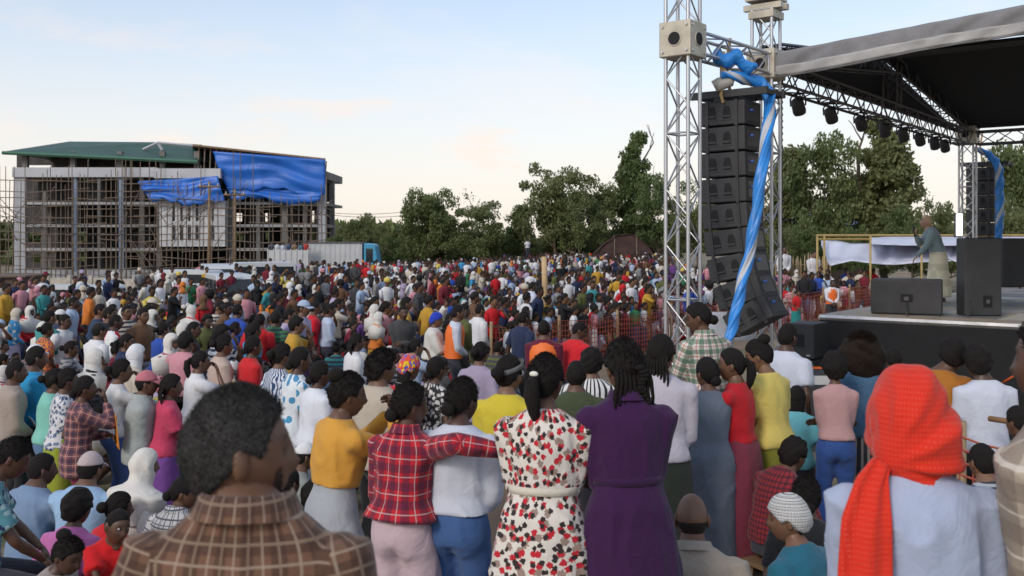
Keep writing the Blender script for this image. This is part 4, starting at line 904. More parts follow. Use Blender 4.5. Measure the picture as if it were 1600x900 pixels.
# ---------------------------------------------------------------- market tent beyond the stage
TDp = 41.0; tz0 = float(ground(TDp)); frame_m = mat('ochre_tent_pole', (.36, .26, .10), .6); canvas = mat('tent_canvas', (.58, .60, .70), .7, var=.06, scale=1.5, bump=.4, bscale=3)
tent = thing('tent', 'pale blue-white canvas tent with ochre frame beyond the stage', 'tent', (0, 0, 0))
def tp(px, py, D): return W(px, py, D)
for px_ in (1277, 1288, 1360, 1440): 
    for D in (40.0, 43.5):
        q = tp(px_, 368, D); gob('pole', G().tube([(q[0], D, tz0), (q[0], D, q[2])], .045, 8), frame_m, tent, True)
for D in (40.0, 43.5):
    a, b = tp(1275, 368, D), tp(1640, 368, D); gob('rail', G().bar(a, b, .07), frame_m, tent); a, b = tp(1275, 374, D), tp(1360, 374, D); gob('rail', G().bar(a, b, .06), frame_m, tent)
def drape(pts, name, dep=3.0, n=40, m=14):
    px_ = np.interp(np.linspace(0, 1, n), np.linspace(0, 1, len(pts)), [p[0] for p in pts]); top = np.interp(np.linspace(0, 1, n), np.linspace(0, 1, len(pts)), [p[1] for p in pts]); bot = np.interp(np.linspace(0, 1, n), np.linspace(0, 1, len(pts)), [p[2] for p in pts])
    P = np.zeros((m, n, 3))
    for j in range(m):
        f = j/(m-1); q = top*(1-f)+bot*f; D = 40.6+dep*(1-f)+.18*np.sin(np.arange(n)*1.1+f*3); P[j] = np.stack([(px_-800)/F*D, D, CAMZ-(q-HOR)/F*D], 1)
    o = gob(name, G().sheet(P), canvas, tent, True); o.modifiers.new('t', 'SOLIDIFY').thickness = .02
drape([(1283, 376, 383), (1296, 374, 416), (1330, 381, 408), (1372, 381, 413), (1400, 374, 414), (1440, 380, 410), (1498, 390, 408)], 'canopy')
drape([(1360, 372, 382), (1420, 369, 384), (1500, 370, 384), (1640, 368, 386)], 'canopy', 4)
drape([(1470, 384, 400), (1500, 380, 412), (1560, 388, 414), (1598, 372, 414), (1640, 380, 408)], 'canopy', 2.2)
# ---------------------------------------------------------------- stage: trusses, roof, deck, loudspeakers
U = np.array([.616, .788, 0]); Vv = np.array([.788, -.616, 0]); ZZ = np.array([0, 0, 1.])
ALU = mat('aluminium_truss', (.50, .50, .51), .38, .85, var=.18, scale=6, bump=.1); ALUD = mat('dark_truss', (.12, .12, .13), .5, .5); STEEL = mat('sleeve_block_steel', (.46, .42, .34), .5, .35, var=.2, scale=5); BLK = mat('speaker_black', (.032, .032, .035), .62, var=.25, scale=3, bump=.3, bscale=180); BLK2 = mat('speaker_recess', (.006, .006, .007), .8); FABK = mat('black_stage_cloth', (.010, .010, .012), .9, bump=.3, bscale=12)
_tube = {}
def truss(parent, A, B_, w, bay, m=ALU, r=.024, rb=.011, up=None):
    """box truss from A to B: four chords and a zigzag of braces on each face, every member its own piece"""
    A, B_ = np.array(A, float), np.array(B_, float); d = B_-A; L = np.linalg.norm(d); t = d/L; s = np.array(up if up is not None else (Vv if abs(t@Vv) < .7 else U), float); s = s-t*(s@t); s /= np.linalg.norm(s); q = np.cross(t, s)
    key = (m.name, 'c'); 
    if key not in _tube: _tube[key] = mesh('chord', *G().tube([(0, 0, 0), (0, 0, 1)], 1.0, 8).arrays()); _tube[key].materials.append(m)
    c4 = [A+(s*i+q*j)*w/2 for i, j in ((-1, -1), (1, -1), (1, 1), (-1, 1))]
    def member(name, a, b, rr):
        o = ob(name, _tube[key], None, parent); dd = Vector(b-a); o.location = Vector(a)-parent.location if parent.rotation_euler.z == 0 else Vector(a); o.rotation_euler = dd.to_track_quat('Z', 'Y').to_euler(); o.scale = (rr, rr, dd.length)
    for c in c4: member('chord', c, c+d, r)
    n = max(2, int(round(L/bay)))
    for f in range(4):
        a, b = c4[f], c4[(f+1) % 4]
        for k in range(n):
            p, e = (a, b) if (k+f) % 2 == 0 else (b, a); member('brace', p+d*k/n, e+d*(k+1)/n, rb)
        for k in range(0, n+1, 6): member('brace', a+d*k/n, b+d*k/n, rb*1.1)
def block(parent, c, s, h, name='sleeve_block', m=STEEL):
    M = np.stack([Vv, U, ZZ], 1); c = np.array(c)-np.array(parent.location); g = G().box((-s/2, -s/2, -h/2), (s/2, s/2, h/2), M, c); o = gob(name, g, m, parent); bevel(o, .012)
    for nrm, sd in ((-U, Vv), (Vv, U)):
        q = c+nrm*(s/2+.001); gob('port_ring', G().tube([q, q+nrm*.008], [.098, .092], 20), m, parent); gob('round_port', G().tube([q-nrm*.02, q+nrm*.012], .078, 20), BLK2, parent)
        for i in (-.38, .38):
            for j in (-.36, .36): gob('bolt', G().tube([q+sd*s*i+ZZ*h*j-nrm*.01, q+sd*s*i+ZZ*h*j+nrm*.018], .016, 6), ALU, parent)
def tower(px, D, ztop, w, label, zb):
    x = (px-800)/F*D; z0 = float(ground(D, x)); t = thing('truss_tower', label, 'truss tower', (x, D, z0), 0, 'truss towers of the stage'); p = np.array([x, D, 0])
    truss(t, p+ZZ*(z0+.12), p+ZZ*ztop, w, .33)
    gob('base_plate', G().box((-.45, -.45, 0), (.45, .45, .06)), STEEL, t); block(t, p+ZZ*zb, w+.12, w+.12)
    return t, p
T1, P1 = tower(1067, 12.0, 7.6, .30, 'nearest aluminium truss tower, left of the hanging loudspeakers', 5.39)
T2, P2 = tower(1197, 13.6, 6.12, .28, 'aluminium truss tower at the corner of the stage roof', 5.37)
T3, P3 = tower(1512, 22.6, 5.5, .30, 'far aluminium truss tower behind the person on stage', 5.37)
for k, (dx, sgn) in enumerate(((-.1, 1), (.1, 1))): gob('head_beam', G().box((-.27, dx-.04, 5.98+.0), (.27, dx+.04, 6.06), np.stack([Vv, U, ZZ], 1), (0, 0, .14-float(ground(13.6)))), STEEL, T2)
gob('head_plate', G().box((-.18, -.18, 0), (.18, .18, .1), np.stack([Vv, U, ZZ], 1), (0, 0, 6.0-float(ground(13.6)))), STEEL, T2)
gob('head_plate', G().box((-.22, -.2, 0), (.22, .2, .03), np.stack([Vv, U, ZZ], 1), (0, 0, 6.24-float(ground(13.6)))), STEEL, T2)
bt = thing('truss_beam', 'aluminium truss beam carrying the loudspeaker array between two towers', 'truss beam', P1+ZZ*5.39); truss(bt, P1+U*.22+ZZ*5.39, P2-U*.2+ZZ*5.37, .26, .3, up=ZZ)
mt = thing('roof_truss', 'front truss of the stage roof with stage lights hanging below', 'truss beam', P2+ZZ*5.3); truss(mt, P2+U*.2+ZZ*5.28, P3-U*.2+ZZ*5.28, .30, .36, ALUD, up=ZZ)
mid = (P2+P3)/2; apex = mid+ZZ*6.15
truss(mt, mid+ZZ*5.40, apex, .24, .3, ALUD, up=Vv)
truss(mt, P2+U*.2+ZZ*5.55, apex, .26, .36, ALUD, up=Vv); truss(mt, P3-U*.2+ZZ*5.55, apex, .26, .36, ALUD, up=Vv)
truss(mt, P3+Vv*.2+ZZ*5.28, P3+Vv*9+ZZ*5.28, .28, .4, ALUD, up=ZZ)
# roof cover and grey valance
rf = thing('stage_roof', 'dark pitched canvas stage roof with grey valance', 'roof', P2+ZZ*5.4)
def loc_(p): return np.array(p)-np.array(P2+ZZ*5.4)
rows_ = []
for c in (P2+U*.25+ZZ*5.42, apex+ZZ*.16, P3+U*.1+ZZ*5.55): rows_.append([loc_(c+Vv*k) for k in np.linspace(-.1, 12, 14)])
o = gob('roof_cover', G().sheet(np.array(rows_)), FABK, rf); o.modifiers.new('t', 'SOLIDIFY').thickness = .04
gb = [loc_(c-Vv*.22) for c in (P2+U*.3+ZZ*5.46, P2+U*.3+ZZ*5.52, apex+ZZ*.2, P3-U*.3+ZZ*5.52, P3-U*.3+ZZ*5.46)]; gob('gable_cloth', G().add(gb+[p-Vv*.02 for p in gb], [[5, 6, 1, 0], [6, 7, 2, 1], [7, 8, 3, 2], [8, 9, 4, 3], [9, 5, 0, 4]], [[0, 1, 2], [0, 2, 4], [2, 3, 4], [7, 6, 5], [9, 7, 5], [9, 8, 7]]), FABK, rf)
n = 150; tt = np.linspace(0, 7.5, n); P = []
for j, f in enumerate(np.linspace(0, 1, 14)):
    z = 5.50+.068*tt-f*(.33+.015*np.sin(tt*2.3)); w = .10+.05*np.sin(tt*4+2*np.sin(tt*1.7)+f*2.5)*f*(1.1-f)+.035*np.sin(tt*13+5*f+2*np.sin(tt*3))*(f*(1-f)*2)+.02*(1-np.abs(np.sin(tt*6.1+f*4)))
    P.append([loc_(P2+Vv*(a+.12)-U*b+ZZ*c) for a, b, c in zip(tt, w, z)])
P.insert(0, [loc_(P2+Vv*(a+.12)+U*.35+ZZ*(5.56+.068*a)) for a in tt])
o = gob('valance', G().sheet(np.array(P)), mat('grey_canvas', (.18, .18, .19), .8, var=.25, scale=2.5, bump=.6, bscale=7), rf, True); o.modifiers.new('t', 'SOLIDIFY').thickness = .012
P2_ = [[p+loc_(P2+ZZ*5.4)*0-U*.012 for p in row] for row in P[-7:-1]]
o = gob('valance_hem', G().sheet(np.array(P2_)), mat('pale_canvas_hem', (.34, .335, .33), .8, var=.2, scale=3, bump=.6, bscale=7), rf, True); o.modifiers.new('t', 'SOLIDIFY').thickness = .006
# stage lights
for k, px in enumerate((1247, 1298, 1345, 1382, 1411, 1437, 1460, 1476)):
    s_ = ((px-800)/F*P2[1]-P2[0])/(U[0]-(px-800)/F*U[1]); p = P2+U*s_+ZZ*5.02
    t = thing('stage_light', ['stage light nearest the corner tower', 'second stage light from the corner tower', 'third stage light from the corner tower', 'fourth stage light from the corner tower', 'fifth stage light, middle of the roof truss', 'third stage light from the far tower', 'second stage light from the far tower', 'stage light nearest the far tower'][k], 'stage light', p+ZZ*.04, R(-38), 'black stage lights under the roof truss'); t.scale = (.74,)*3; tl = rx(R(35+6*(k % 3)))
    gob('yoke', G().tube([(-.15, 0, -.16), (-.16, 0, -.02), (-.1, 0, .07), (.1, 0, .07), (.16, 0, -.02), (.15, 0, -.16)], .018, 6), BLK, t); gob('clamp', G().tube([(0, 0, .06), (0, 0, .16)], .03, 8), BLK, t)
    v, q, tr_ = G().tube([(0, 0, .16), (0, 0, .12), (0, 0, -.12), (0, 0, -.17)], [.06, .12, .13, .12], 14).arrays(); o = ob('lamp_housing', mesh('lamp_housing', v@tl.T+[0, 0, -.16], q, tr_), BLK, t); o2 = ob('lens', mesh('lens', *[(a@tl.T+[0, 0, -.16]) if i == 0 else a for i, a in enumerate(G().tube([(0, 0, -.165), (0, 0, -.178)], .1, 14).arrays())]), mat('lens_glass', (.05, .05, .06), .1, bump=0), t)
# chains
for px, D, z0_, z1_, lb in ((1075, 12.05, 3.2, 7.4, 'hoist chain inside the nearest truss tower'), (1222, 14.2, 1.8, 5.1, 'hoist chain hanging at the corner of the roof')):
    g = G(); x = (px-800)/F*D; k = 0; z = z0_
    while z < z1_: g.tube([(x-.012*(k % 2), D-.012*((k+1) % 2), z), (x, D, z+.03), (x+.012*(k % 2), D+.012*((k+1) % 2), z+.06)], .008, 4); z += .045; k += 1
    tag(gob('hoist_chain', g, mat('chain_steel', (.08, .08, .085), .5, .7)), lb, 'chain')
# line array
def cabinet(par, c, a, w=.49, d=.62, h=.305):
    """one array cabinet: c centre, tilted by a; side panel with two grips towards -U, rear panel towards Vv"""
    z = ZZ*math.cos(a)+(-Vv)*(-math.sin(a))*-1; x = Vv*math.cos(a)+ZZ*math.sin(a); z = np.cross(x, U)*1.0; z = z if z[2] > 0 else -z; M = np.stack([x, U, z], 1); c = np.array(c)-np.array(par.location)
    o = gob('cabinet', G().box((-d/2, -w/2, -h/2), (d/2, w/2, h/2), M, c), BLK, par); bevel(o, .018, 2)
    for i in (-.13, .07):
        g = G(); poly = np.array([(-.055, -.07), (.055, -.07), (.05, .03), (.03, .085), (-.03, .085), (-.05, .03)])
        A = np.stack([poly[:, 0]+i, np.full(6, -w/2-.004), poly[:, 1]], 1); B2 = A*1; B2[:, 1] += .02; g.rings([A@M.T+c, B2@M.T+c]); gob('grip', g, BLK2, o)
        gob('grip_bar', G().box((i-.052, -w/2-.012, -.052), (i+.052, -w/2-.003, -.028), M, c), BLK, o)
        gob('grip_bar', G().box((i-.075, -w/2-.008, -.092), (i+.075, -w/2-.002, -.078), M, c), BLK, o)
    gob('rear_panel', G().box((d/2-.002, -.17, -.10), (d/2+.006, .17, .10), M, c), mat('panel_plate', (.03, .03, .033), .4), o)
    gob('connector', G().tube([(c+M@np.array([d/2, -.08, .03])), (c+M@np.array([d/2+.04, -.08, .03]))], .018, 8), mat('blue_connector', (.05, .12, .4), .4), o)
    for i in (-.2, .2): gob('rigging_bar', G().box((i-.02, -w/2-.016, -h/2-.03), (i+.02, -w/2+.01, h/2+.01), M, c), mat('rigging_steel', (.05, .05, .055), .5, .6), o)
def array(px, py, D, n, label, tilts, pitch=.325):
    p = W(px, py, D); t = thing('line_array', label, 'loudspeakers', p); q = p.copy(); ang = 0
    for k in range(n):
        a = R(tilts[min(k, len(tilts)-1)]); dn = -ZZ*math.cos(a)+Vv*math.sin(a)*1.0; q = q+dn*pitch*.5; cabinet(t, q, a); q = q+dn*pitch*.5
    M = np.stack([Vv, U, ZZ], 1)
    for v_ in (-.26, .26): gob('bumper_rail', G().box((-.42, v_-.03, .03), (.62, v_+.03, .12), M), BLK, t)
    for i in (-.38, -.05, .25, .56): gob('bumper_bar', G().box((i-.03, -.26, .045), (i+.03, .26, .105), M), BLK, t)
    gob('lift_strap', G().tube([(0, 0, .1), (-.05, .0, .5), (0, 0, .82)], .022, 6), mat('strap_tan', (.35, .24, .1), .8), t)
    return t
array(1141, 160, 12.75, 9, 'curved array of black loudspeakers hanging beside the nearest tower', (0, 1, 1, 2, 4, 7, 12, 20, 29))
array(1535, 262, 23.6, 7, 'far array of black loudspeakers beside the far tower', (0,))
# blue tarpaulin twisted down the front of the array
def twisted(label, pts, rad, name='twisted_tarpaulin', turns=3.2, m2=mat('silver_tarpaulin', (.42, .44, .47), .45, bump=.4, bscale=8)):
    P = np.array([W(*p) for p in pts]); u = np.linspace(0, len(P)-1, 90); k = np.clip(u.astype(int), 0, len(P)-2); f = (u-k)[:, None]
    a, b, c, d = P[np.clip(k-1, 0, None)], P[k], P[k+1], P[np.clip(k+2, None, len(P)-1)]; C_ = .5*((2*b)+(c-a)*f+(2*a-5*b+4*c-d)*f**2+(3*b-a-3*c+d)*f**3)
    rr = np.interp(u, range(len(P)), rad); n = 28; th = np.linspace(0, 2*np.pi, n, endpoint=False); rs = []
    tg = np.gradient(C_, axis=0); tg /= np.linalg.norm(tg, axis=1)[:, None]
    for i in range(90):
        x = np.cross((0, 1, 0), tg[i]); x /= np.linalg.norm(x); y = np.cross(tg[i], x); ph = th+turns*2*np.pi*i/90; w = rr[i]*(1+.16*np.cos(3*th)+.08*np.cos(7*th+i*.1)+.05*np.sin(i*.8+th))
        rs.append(C_[i]+(w*np.cos(ph))[:, None]*x+(w*np.sin(ph))[:, None]*y)
    V, Q, T = G().rings(rs).arrays(); me = mesh(name, V, Q, T); me.materials.append(mat('tarp_sheet_blue', (.02, .20, .58), .4, var=.2, bump=.5, bscale=9)); me.materials.append(m2)
    i, j = np.divmod(np.arange(len(Q)), n); ang = j/n; mi = np.zeros(len(me.polygons), np.int32); mi[:len(Q)] = ((ang > .40) & (ang < .58)); me.polygons.foreach_set('material_index', mi)
    return tag(ob(name, me), label, 'tarpaulin')
twisted('blue and silver tarpaulin twisted into a rope in front of the array', [(1128, 116, 12.4), (1160, 122, 12.5), (1192, 134, 12.6), (1203, 162, 12.4), (1197, 220, 12.1), (1186, 300, 11.9), (1174, 380, 11.8), (1158, 450, 11.7), (1147, 500, 11.6), (1136, 540, 11.5)], [.04, .065, .08, .07, .066, .064, .062, .062, .06, .05])
twisted('white and blue tarpaulin twisted beside the far array', [(1522, 232, 23), (1545, 242, 23), (1560, 262, 22.8), (1562, 300, 22.8), (1562, 340, 22.7), (1560, 372, 22.7)], [.05, .075, .08, .085, .08, .07], turns=3)
g = G(); 
for i in range(14): 
    c = W(1120+4.3*i, 88+8*math.sin(i*.7)+(i*1.0), 12.5); g.ball(c, (.06+.02*math.sin(i*2), .12, .075+.03*math.cos(i*1.7)), 12, 8)
o = gob('bundled_tarpaulin', g, mat('tarp_sheet_blue', (.02, .20, .58), .4), smooth=True); rm = o.modifiers.new('r', 'REMESH'); rm.mode = 'VOXEL'; rm.voxel_size = .03; tag(o, 'blue tarpaulin bundled over the truss beam above the array', 'tarpaulin')
t = thing('chain_hoist', 'grey chain hoist hanging under the truss beam', 'hoist', W(1129, 118, 12.5)); gob('motor', G().tube([(-.1, 0, -.05), (-.06, 0, -.12), (.08, 0, -.06), (.12, 0, .02)], [.05, .09, .09, .05], 12), mat('hoist_grey', (.40, .38, .34), .5), t, True); gob('hook', G().tube([(0, 0, -.08), (-.02, 0, -.25), (.01, 0, -.34)], .02, 6), mat('strap_tan', (.35, .24, .1), .8), t); gob('strap', G().box((-.03, -.02, -.1), (.03, .02, .3)), mat('strap_tan', (.35, .24, .1), .8), t)
# deck
CK = np.array([(1282-800)/F*15.8, 15.8, 0]); ZD = 1.80
st = thing('stage', 'raised stage with patterned deck and black cloth skirt', 'stage', CK)
Mst = np.stack([Vv, U, ZZ], 1); tone = [mat('deck_beige', (.38, .31, .24), .6), mat('deck_grey', (.20, .20, .19), .6), mat('deck_pale', (.52, .48, .42), .6)]
r_ = random.Random(7)
for i in range(9):
    for j in range(14): gob('deck_panel', G().box((i*.8+.006, j*.8+.006, ZD-.07), (i*.8+.794, j*.8+.794, ZD)), tone[0] if i == 0 or j == 0 else tone[[0, 1, 2, 1, 2][(j*2+i*3+r_.randint(0, 1)) % 5]], st).matrix_local = Matrix.Rotation(math.atan2(Vv[1], Vv[0]), 4, 'Z')
def skirt_sheet(ax, ln):
    n = 120; a = np.linspace(0, ln, n); P = []
    for z in np.linspace(0, 1, 6): P.append([np.array(ax)*s_+np.cross(ax, ZZ)*(.03+.02*math.sin(s_*9+math.sin(s_*4))*z) + ZZ*((ZD-.075)*(1-z)+.15*z) for s_ in a])
    return G().sheet(np.array(P))
gob('skirt', skirt_sheet(Vv, 7.2), FABK, st, True); gob('skirt', skirt_sheet(U, 11.2), FABK, st, True)
gob('edge_trim', G().bar(-U*.02+ZZ*(ZD-.035), Vv*7.2-U*.02+ZZ*(ZD-.035), .06, .03), ALU, st); gob('edge_trim', G().bar(-Vv*.02+ZZ*(ZD-.035), U*11.2-Vv*.02+ZZ*(ZD-.035), .06, .03), ALU, st)
def pa_box(px, py, D, size, yaw, label, kind, group=None):
    p = W(px, py, D); t = thing('stage_speaker' if kind != 'sub' else 'subwoofer', label, 'loudspeaker', p, yaw, group); w, d, h = size
    prof = [(-w/2, -d/2), (w/2, -d/2), (w/2, d/2*.5), (w/2*.72, d/2), (-w/2*.72, d/2), (-w/2, d/2*.5)] if kind == 'tall' else [(-w/2, -d/2), (w/2, -d/2), (w/2, d/2), (-w/2, d/2)]
    a = np.array(prof); A = np.stack([a[:, 0], a[:, 1], np.zeros(len(a))], 1); B2 = A+[0, 0, h]; o = gob('cabinet', G().rings([A, B2]), BLK, t); bevel(o, .025, 3)
    return t
t = pa_box(1527, 492, 15.8, (.56, .52, 1.22), R(-6), 'tall black loudspeaker standing upright on the stage', 'tall'); gob('terminal_plate', G().box((-.0, -.275, .14), (.13, -.262, .32)), BLK2, t); gob('plug', G().box((.035, -.30, .2), (.085, -.262, .26)), mat('plug_grey', (.07, .07, .07), .5), t); gob('grip', G().box((.255, -.10, .64), (.287, .04, .84)), BLK2, t)
t = pa_box(1417, 489, 16.1, (1.06, .62, .55), R(-24), 'black stage monitor lying on its side in front of the person on stage', 'low'); gob('terminal_plate', G().box((-.08, -.325, .2), (.1, -.308, .32)), BLK2, t); gob('plug', G().box((-.03, -.345, .22), (.04, -.31, .28)), mat('plug_grey', (.07, .07, .07), .5), t)
pa_box(1572, 448, 19.5, (.5, .5, .95), R(10), 'black loudspeaker behind the tall one, at the right of the stage', 'tall')
for k in range(3): t = pa_box(1262, 553, 15.0, (.42, .6, .52), R(-38), ['lowest black subwoofer beside the stage corner', 'middle black subwoofer beside the stage corner', 'topmost black subwoofer beside the stage corner'][k], 'sub', 'subwoofers stacked beside the stage'); t.location.z = .16+.535*k; gob('port', G().box((-.10, -.312, .18), (.06, -.298, .36)), BLK2, t); gob('badge', G().box((.1, -.31, .04), (.16, -.30, .07)), mat('badge_grey', (.3, .3, .3), .5), t)
t = thing('amplifier_case', 'low amplifier case with red trim beside the subwoofers', 'case', W(1268, 592, 13.5)); gob('case', G().box((-.22, -.2, -.95), (.22, .2, .1)), BLK, t); gob('panel', G().box((-.2, -.205, -.05), (.2, -.2, .07)), mat('panel_silver', (.5, .5, .5), .4), t); gob('handle', G().tube([(-.2, -.1, .1), (-.15, -.1, .16), (.15, -.1, .16), (.2, -.1, .1)], .02, 6), mat('cable_orange', (.65, .12, .02), .5), t)
for pts, lb in ((((1416, 470, 15.75), (1417, 492, 15.5), (1430, 520, 15.3), (1452, 545, 15.2), (1470, 562, 15.0)), 'black cable hanging from the lying monitor over the skirt'), (((1516, 470, 15.4), (1512, 495, 15.2), (1511, 520, 15.1), (1518, 545, 15.0)), 'black cable hanging from the tall loudspeaker')):
    tag(gob('speaker_cable', G().tube([W(*p) for p in pts], .014, 6), mat('cable_grey', (.05, .05, .05), .6, bump=0), smooth=True), lb, 'cable')
tag(gob('orange_cable', G().tube([W(1563, 600, 13.6), W(1580, 590, 13.4), W(1600, 577, 13.2), W(1640, 560, 13)], .016, 6), mat('cable_orange', (.65, .12, .02), .5), smooth=True), 'orange cable across the black skirt at the right edge', 'cable')
t = thing('stage_lamp', 'lit white tube lamp beside the far tower', 'lamp', W(1499, 368, 22)); gob('tube', G().tube([(0, 0, 0), (0, 0, .48)], .055, 10), mat('lit_tube', (.9, .9, .9), .5, bump=0, emit=(.95, 1, 1, 6)), t, True); gob('holder', G().box((-.07, .06, -.04), (.07, .12, .5)), BLK, t)
t = thing('banner', 'pale banner hanging between the first tower and the array', 'banner', W(1140, 487, 13.2)); P = np.array([[(x, .03*math.sin(x*9), z) for x in np.linspace(-.32, .32, 14)] for z in np.linspace(0, -.40, 6)]); o = gob('sheet', G().sheet(P), mat('banner_white', (.55, .58, .66), .6), t, True); o.modifiers.new('t', 'SOLIDIFY').thickness = .006
# person on stage
def stick_mic(J, H, toW): w = J['W', 1]; return dict(g=G().tube([w+[-.02, .03, -.04], w+[-.02, .045, .1], w+[-.02, .05, .13], w+[-.02, .055, .17]], [.013, .016, .026, .022], 8), mat=BLK, name='microphone')
def shawl_back(J, H, toW):
    c, _ = J['spine'](.80); n = 16; P = []
    for f in np.linspace(0, 1, 10):
        y = c[1]-.09-.16*f; z = c[2]-.04-.56*f; w = .15+.05*math.sin(f*3.1)-.10*f*f; P.append([(x*w, y-.02*math.cos(x*7)+.05*(1-abs(x)), z+.03*math.sin(x*5)) for x in np.linspace(-1, 1, n)])
    return dict(g=G().sheet(np.array(P)), mat=cloth((.15, .25, .24)), name='shawl')
person(1447, 336, 19.3, 'person in grey-green shawl and cream skirt leaning forward with microphone on stage', 1.66, face=-80, tone=5, gz=ZD, lean0=8, lean=34, pitch=-20, hair='lowbun', hairmat=hair_mat((.62, .46, .28)), armR='mic', armL=((.05, .27, -.13), (.6, 0, -1)), wide=1.05,
       top=('long', cloth((.24, .32, .34)), dict(loose=.03, hem=.55)), bottom=('skirt', cloth((.80, .74, .55), 'hstripe', ((.68, .62, .44), .30)), dict(hem=.05, flare=.55, folds=10, amp=.04)), extra={'microphone': stick_mic, 'shawl': shawl_back})
# orange mesh fence along the stage front
def mesh_fence(name, label, A, B_, h, cell, posts):
    A, B_ = np.array([A[0], A[1], 0.]), np.array([B_[0], B_[1], 0.]); d = B_-A; L = np.linalg.norm(d); e = d/L; z0 = float(ground(A[1], A[0])); t = thing(name, label, 'fence', (A[0], A[1], z0)); nrm = np.cross(e, ZZ); g = G(); n = int(L/cell); sag = lambda s_: -.05*abs(math.sin(s_*math.pi/(L/posts)))
    for k in range(n+1): s_ = k*cell; g.bar(e*s_+ZZ*.06+nrm*.01, e*s_+ZZ*(h+sag(s_)), .009, .004)
    for j in range(int(h/cell)+1):
        z = .06+j*cell; pts = np.array([e*s_+ZZ*(z+sag(s_)*z/h) for s_ in np.linspace(0, L, posts*4+1)]); g.tube(pts, [(.008, .003)]*len(pts), 4, hint=nrm)
    o = gob('netting', g, mat('orange_net', (.33, .06, .03), .6, var=.1, bump=0), t); o['kind'] = 'stuff'
    for k in range(posts+1): gob('post', G().tube([e*L*k/posts-nrm*.03, e*L*k/posts-nrm*.03+ZZ*(h+.15)], .035, 7), pale, t, True)
mesh_fence('mesh_fence', 'orange mesh barrier fence holding back the crowd before the stage', (-.4, 20.2), (3.98, 25.3), 1.02, .11, 3)
mesh_fence('mesh_fence', 'orange mesh barrier fence running far along the stage front', (4.1, 25.45), (14.0, 38.5), 1.05, .13, 6)
mesh_fence('mesh_fence', 'short orange mesh barrier at the right edge by the white t-shirt', W(1500, 660, 7.0), W(1640, 660, 6.6), 1.0, .09, 1)
tag(gob('barrier_pole', G().tube([W(1546, 654, 7.0), W(1640, 668, 6.6)], .02, 8), mat('pole_brown', (.28, .15, .07), .7), smooth=True), 'brown wooden pole above the short orange mesh at the right edge', 'pole')
tag(gob('timber_post', G().tube([W(851, 492, 24)-[0, 0, 1.6], W(851, 440, 24), W(850, 401, 24)], [.075, .07, .065], 9), mat('fresh_timber', (.48, .34, .19), .8, var=.2), smooth=True), 'pale bare timber post standing in the crowd', 'post')
tp_ = W(800, 884, 4.9); g = G(); P = np.array([[(x, y, float(ground(y, x))+.03+.015*math.sin(x*14)*math.cos(y*11)) for x in np.linspace(-.55, .25, 24)] for y in np.linspace(4.5, 6.2, 30)]); tag(gob('blue_mat', g.sheet(P), tarp_blue, smooth=True), 'blue plastic sheet on the ground between the standing women', 'mat')
# ---------------------------------------------------------------- people near the camera, one by one
C = cloth
plaid_brown = C((.155, .08, .05), 'plaid', ((.05, .026, .02), (.33, .26, .20), .07, (.24, .17, .12)))
plaid_red = C((.46, .015, .025), 'plaid', ((.05, .015, .04), (.50, .33, .34), .085))
plaid_green = C((.62, .6, .54), 'plaid', ((.03, .11, .06), (.45, .04, .04), .075))
plaid_beige = C((.42, .36, .29), 'plaid', ((.19, .15, .12), (.6, .55, .48), .12))
plaid_maroon = C((.26, .10, .10), 'plaid', ((.03, .025, .05), (.55, .33, .27), .075))
plaid_dred = C((.30, .02, .03), 'plaid', ((.02, .012, .02), (.1, .03, .03), .035))
check_white = C((.62, .6, .58), 'check', ((.03, .035, .07), .055))
floral = C((.68, .63, .57), 'floral', ((.30, .22, .18), (.50, .02, .035), (.035, .025, .025)))
white = (.54, .57, .66); offwhite = (.60, .57, .52); black = (.018, .018, .02); navy = (.02, .03, .09); jean = (.045, .10, .24)
denim_m = C((.05, .11, .27))
GR = 'people standing with their backs to the camera'
GS = 'people seated on the ground near the camera'
GL = 'people standing at the left facing the stage'
# the man with greying hair, closest of all
def grey_man_beard(J, H, toW):
    D, Q = sph(60, 46); P, _ = skull(D, True); ph = np.abs(np.arctan2(D[:, 0], D[:, 1]))*1.35
    k = sst(-(P[:, 2]-np.interp(ph, [0, .5, 1.05, 1.25, 1.5], [-.075, -.07, -.02, .005, -.2])), 0, .012)*sst(P[:, 2], -.122, -.10)*(ph < 1.42)
    return dict(g=G().add(toW(P*(1-.12*(1-k))[:, None]+D*(.0025*k)[:, None]), Q), mat=hair_mat((.05, .032, .024)), name='beard')
person(372, 602, 1.86, 'man with short greying hair in brown plaid shirt, closest to the camera', 1.74, face=2, sex='m', tone=1, yaw=60, hx=-.03, drop=.035, wide=.87, lean0=2, lean=6, head=.97, neck=1.02,
       hair='short', front=.070, hairmat=hair_mat((.022, .02, .019), .8), fuzz=14000, fuzzlen=.006, top=('long', plaid_brown, dict(collar=1, loose=.013, hem=.46)), bottom=('trousers', (.04, .04, .05)), extra={'beard': grey_man_beard}, group=GR)
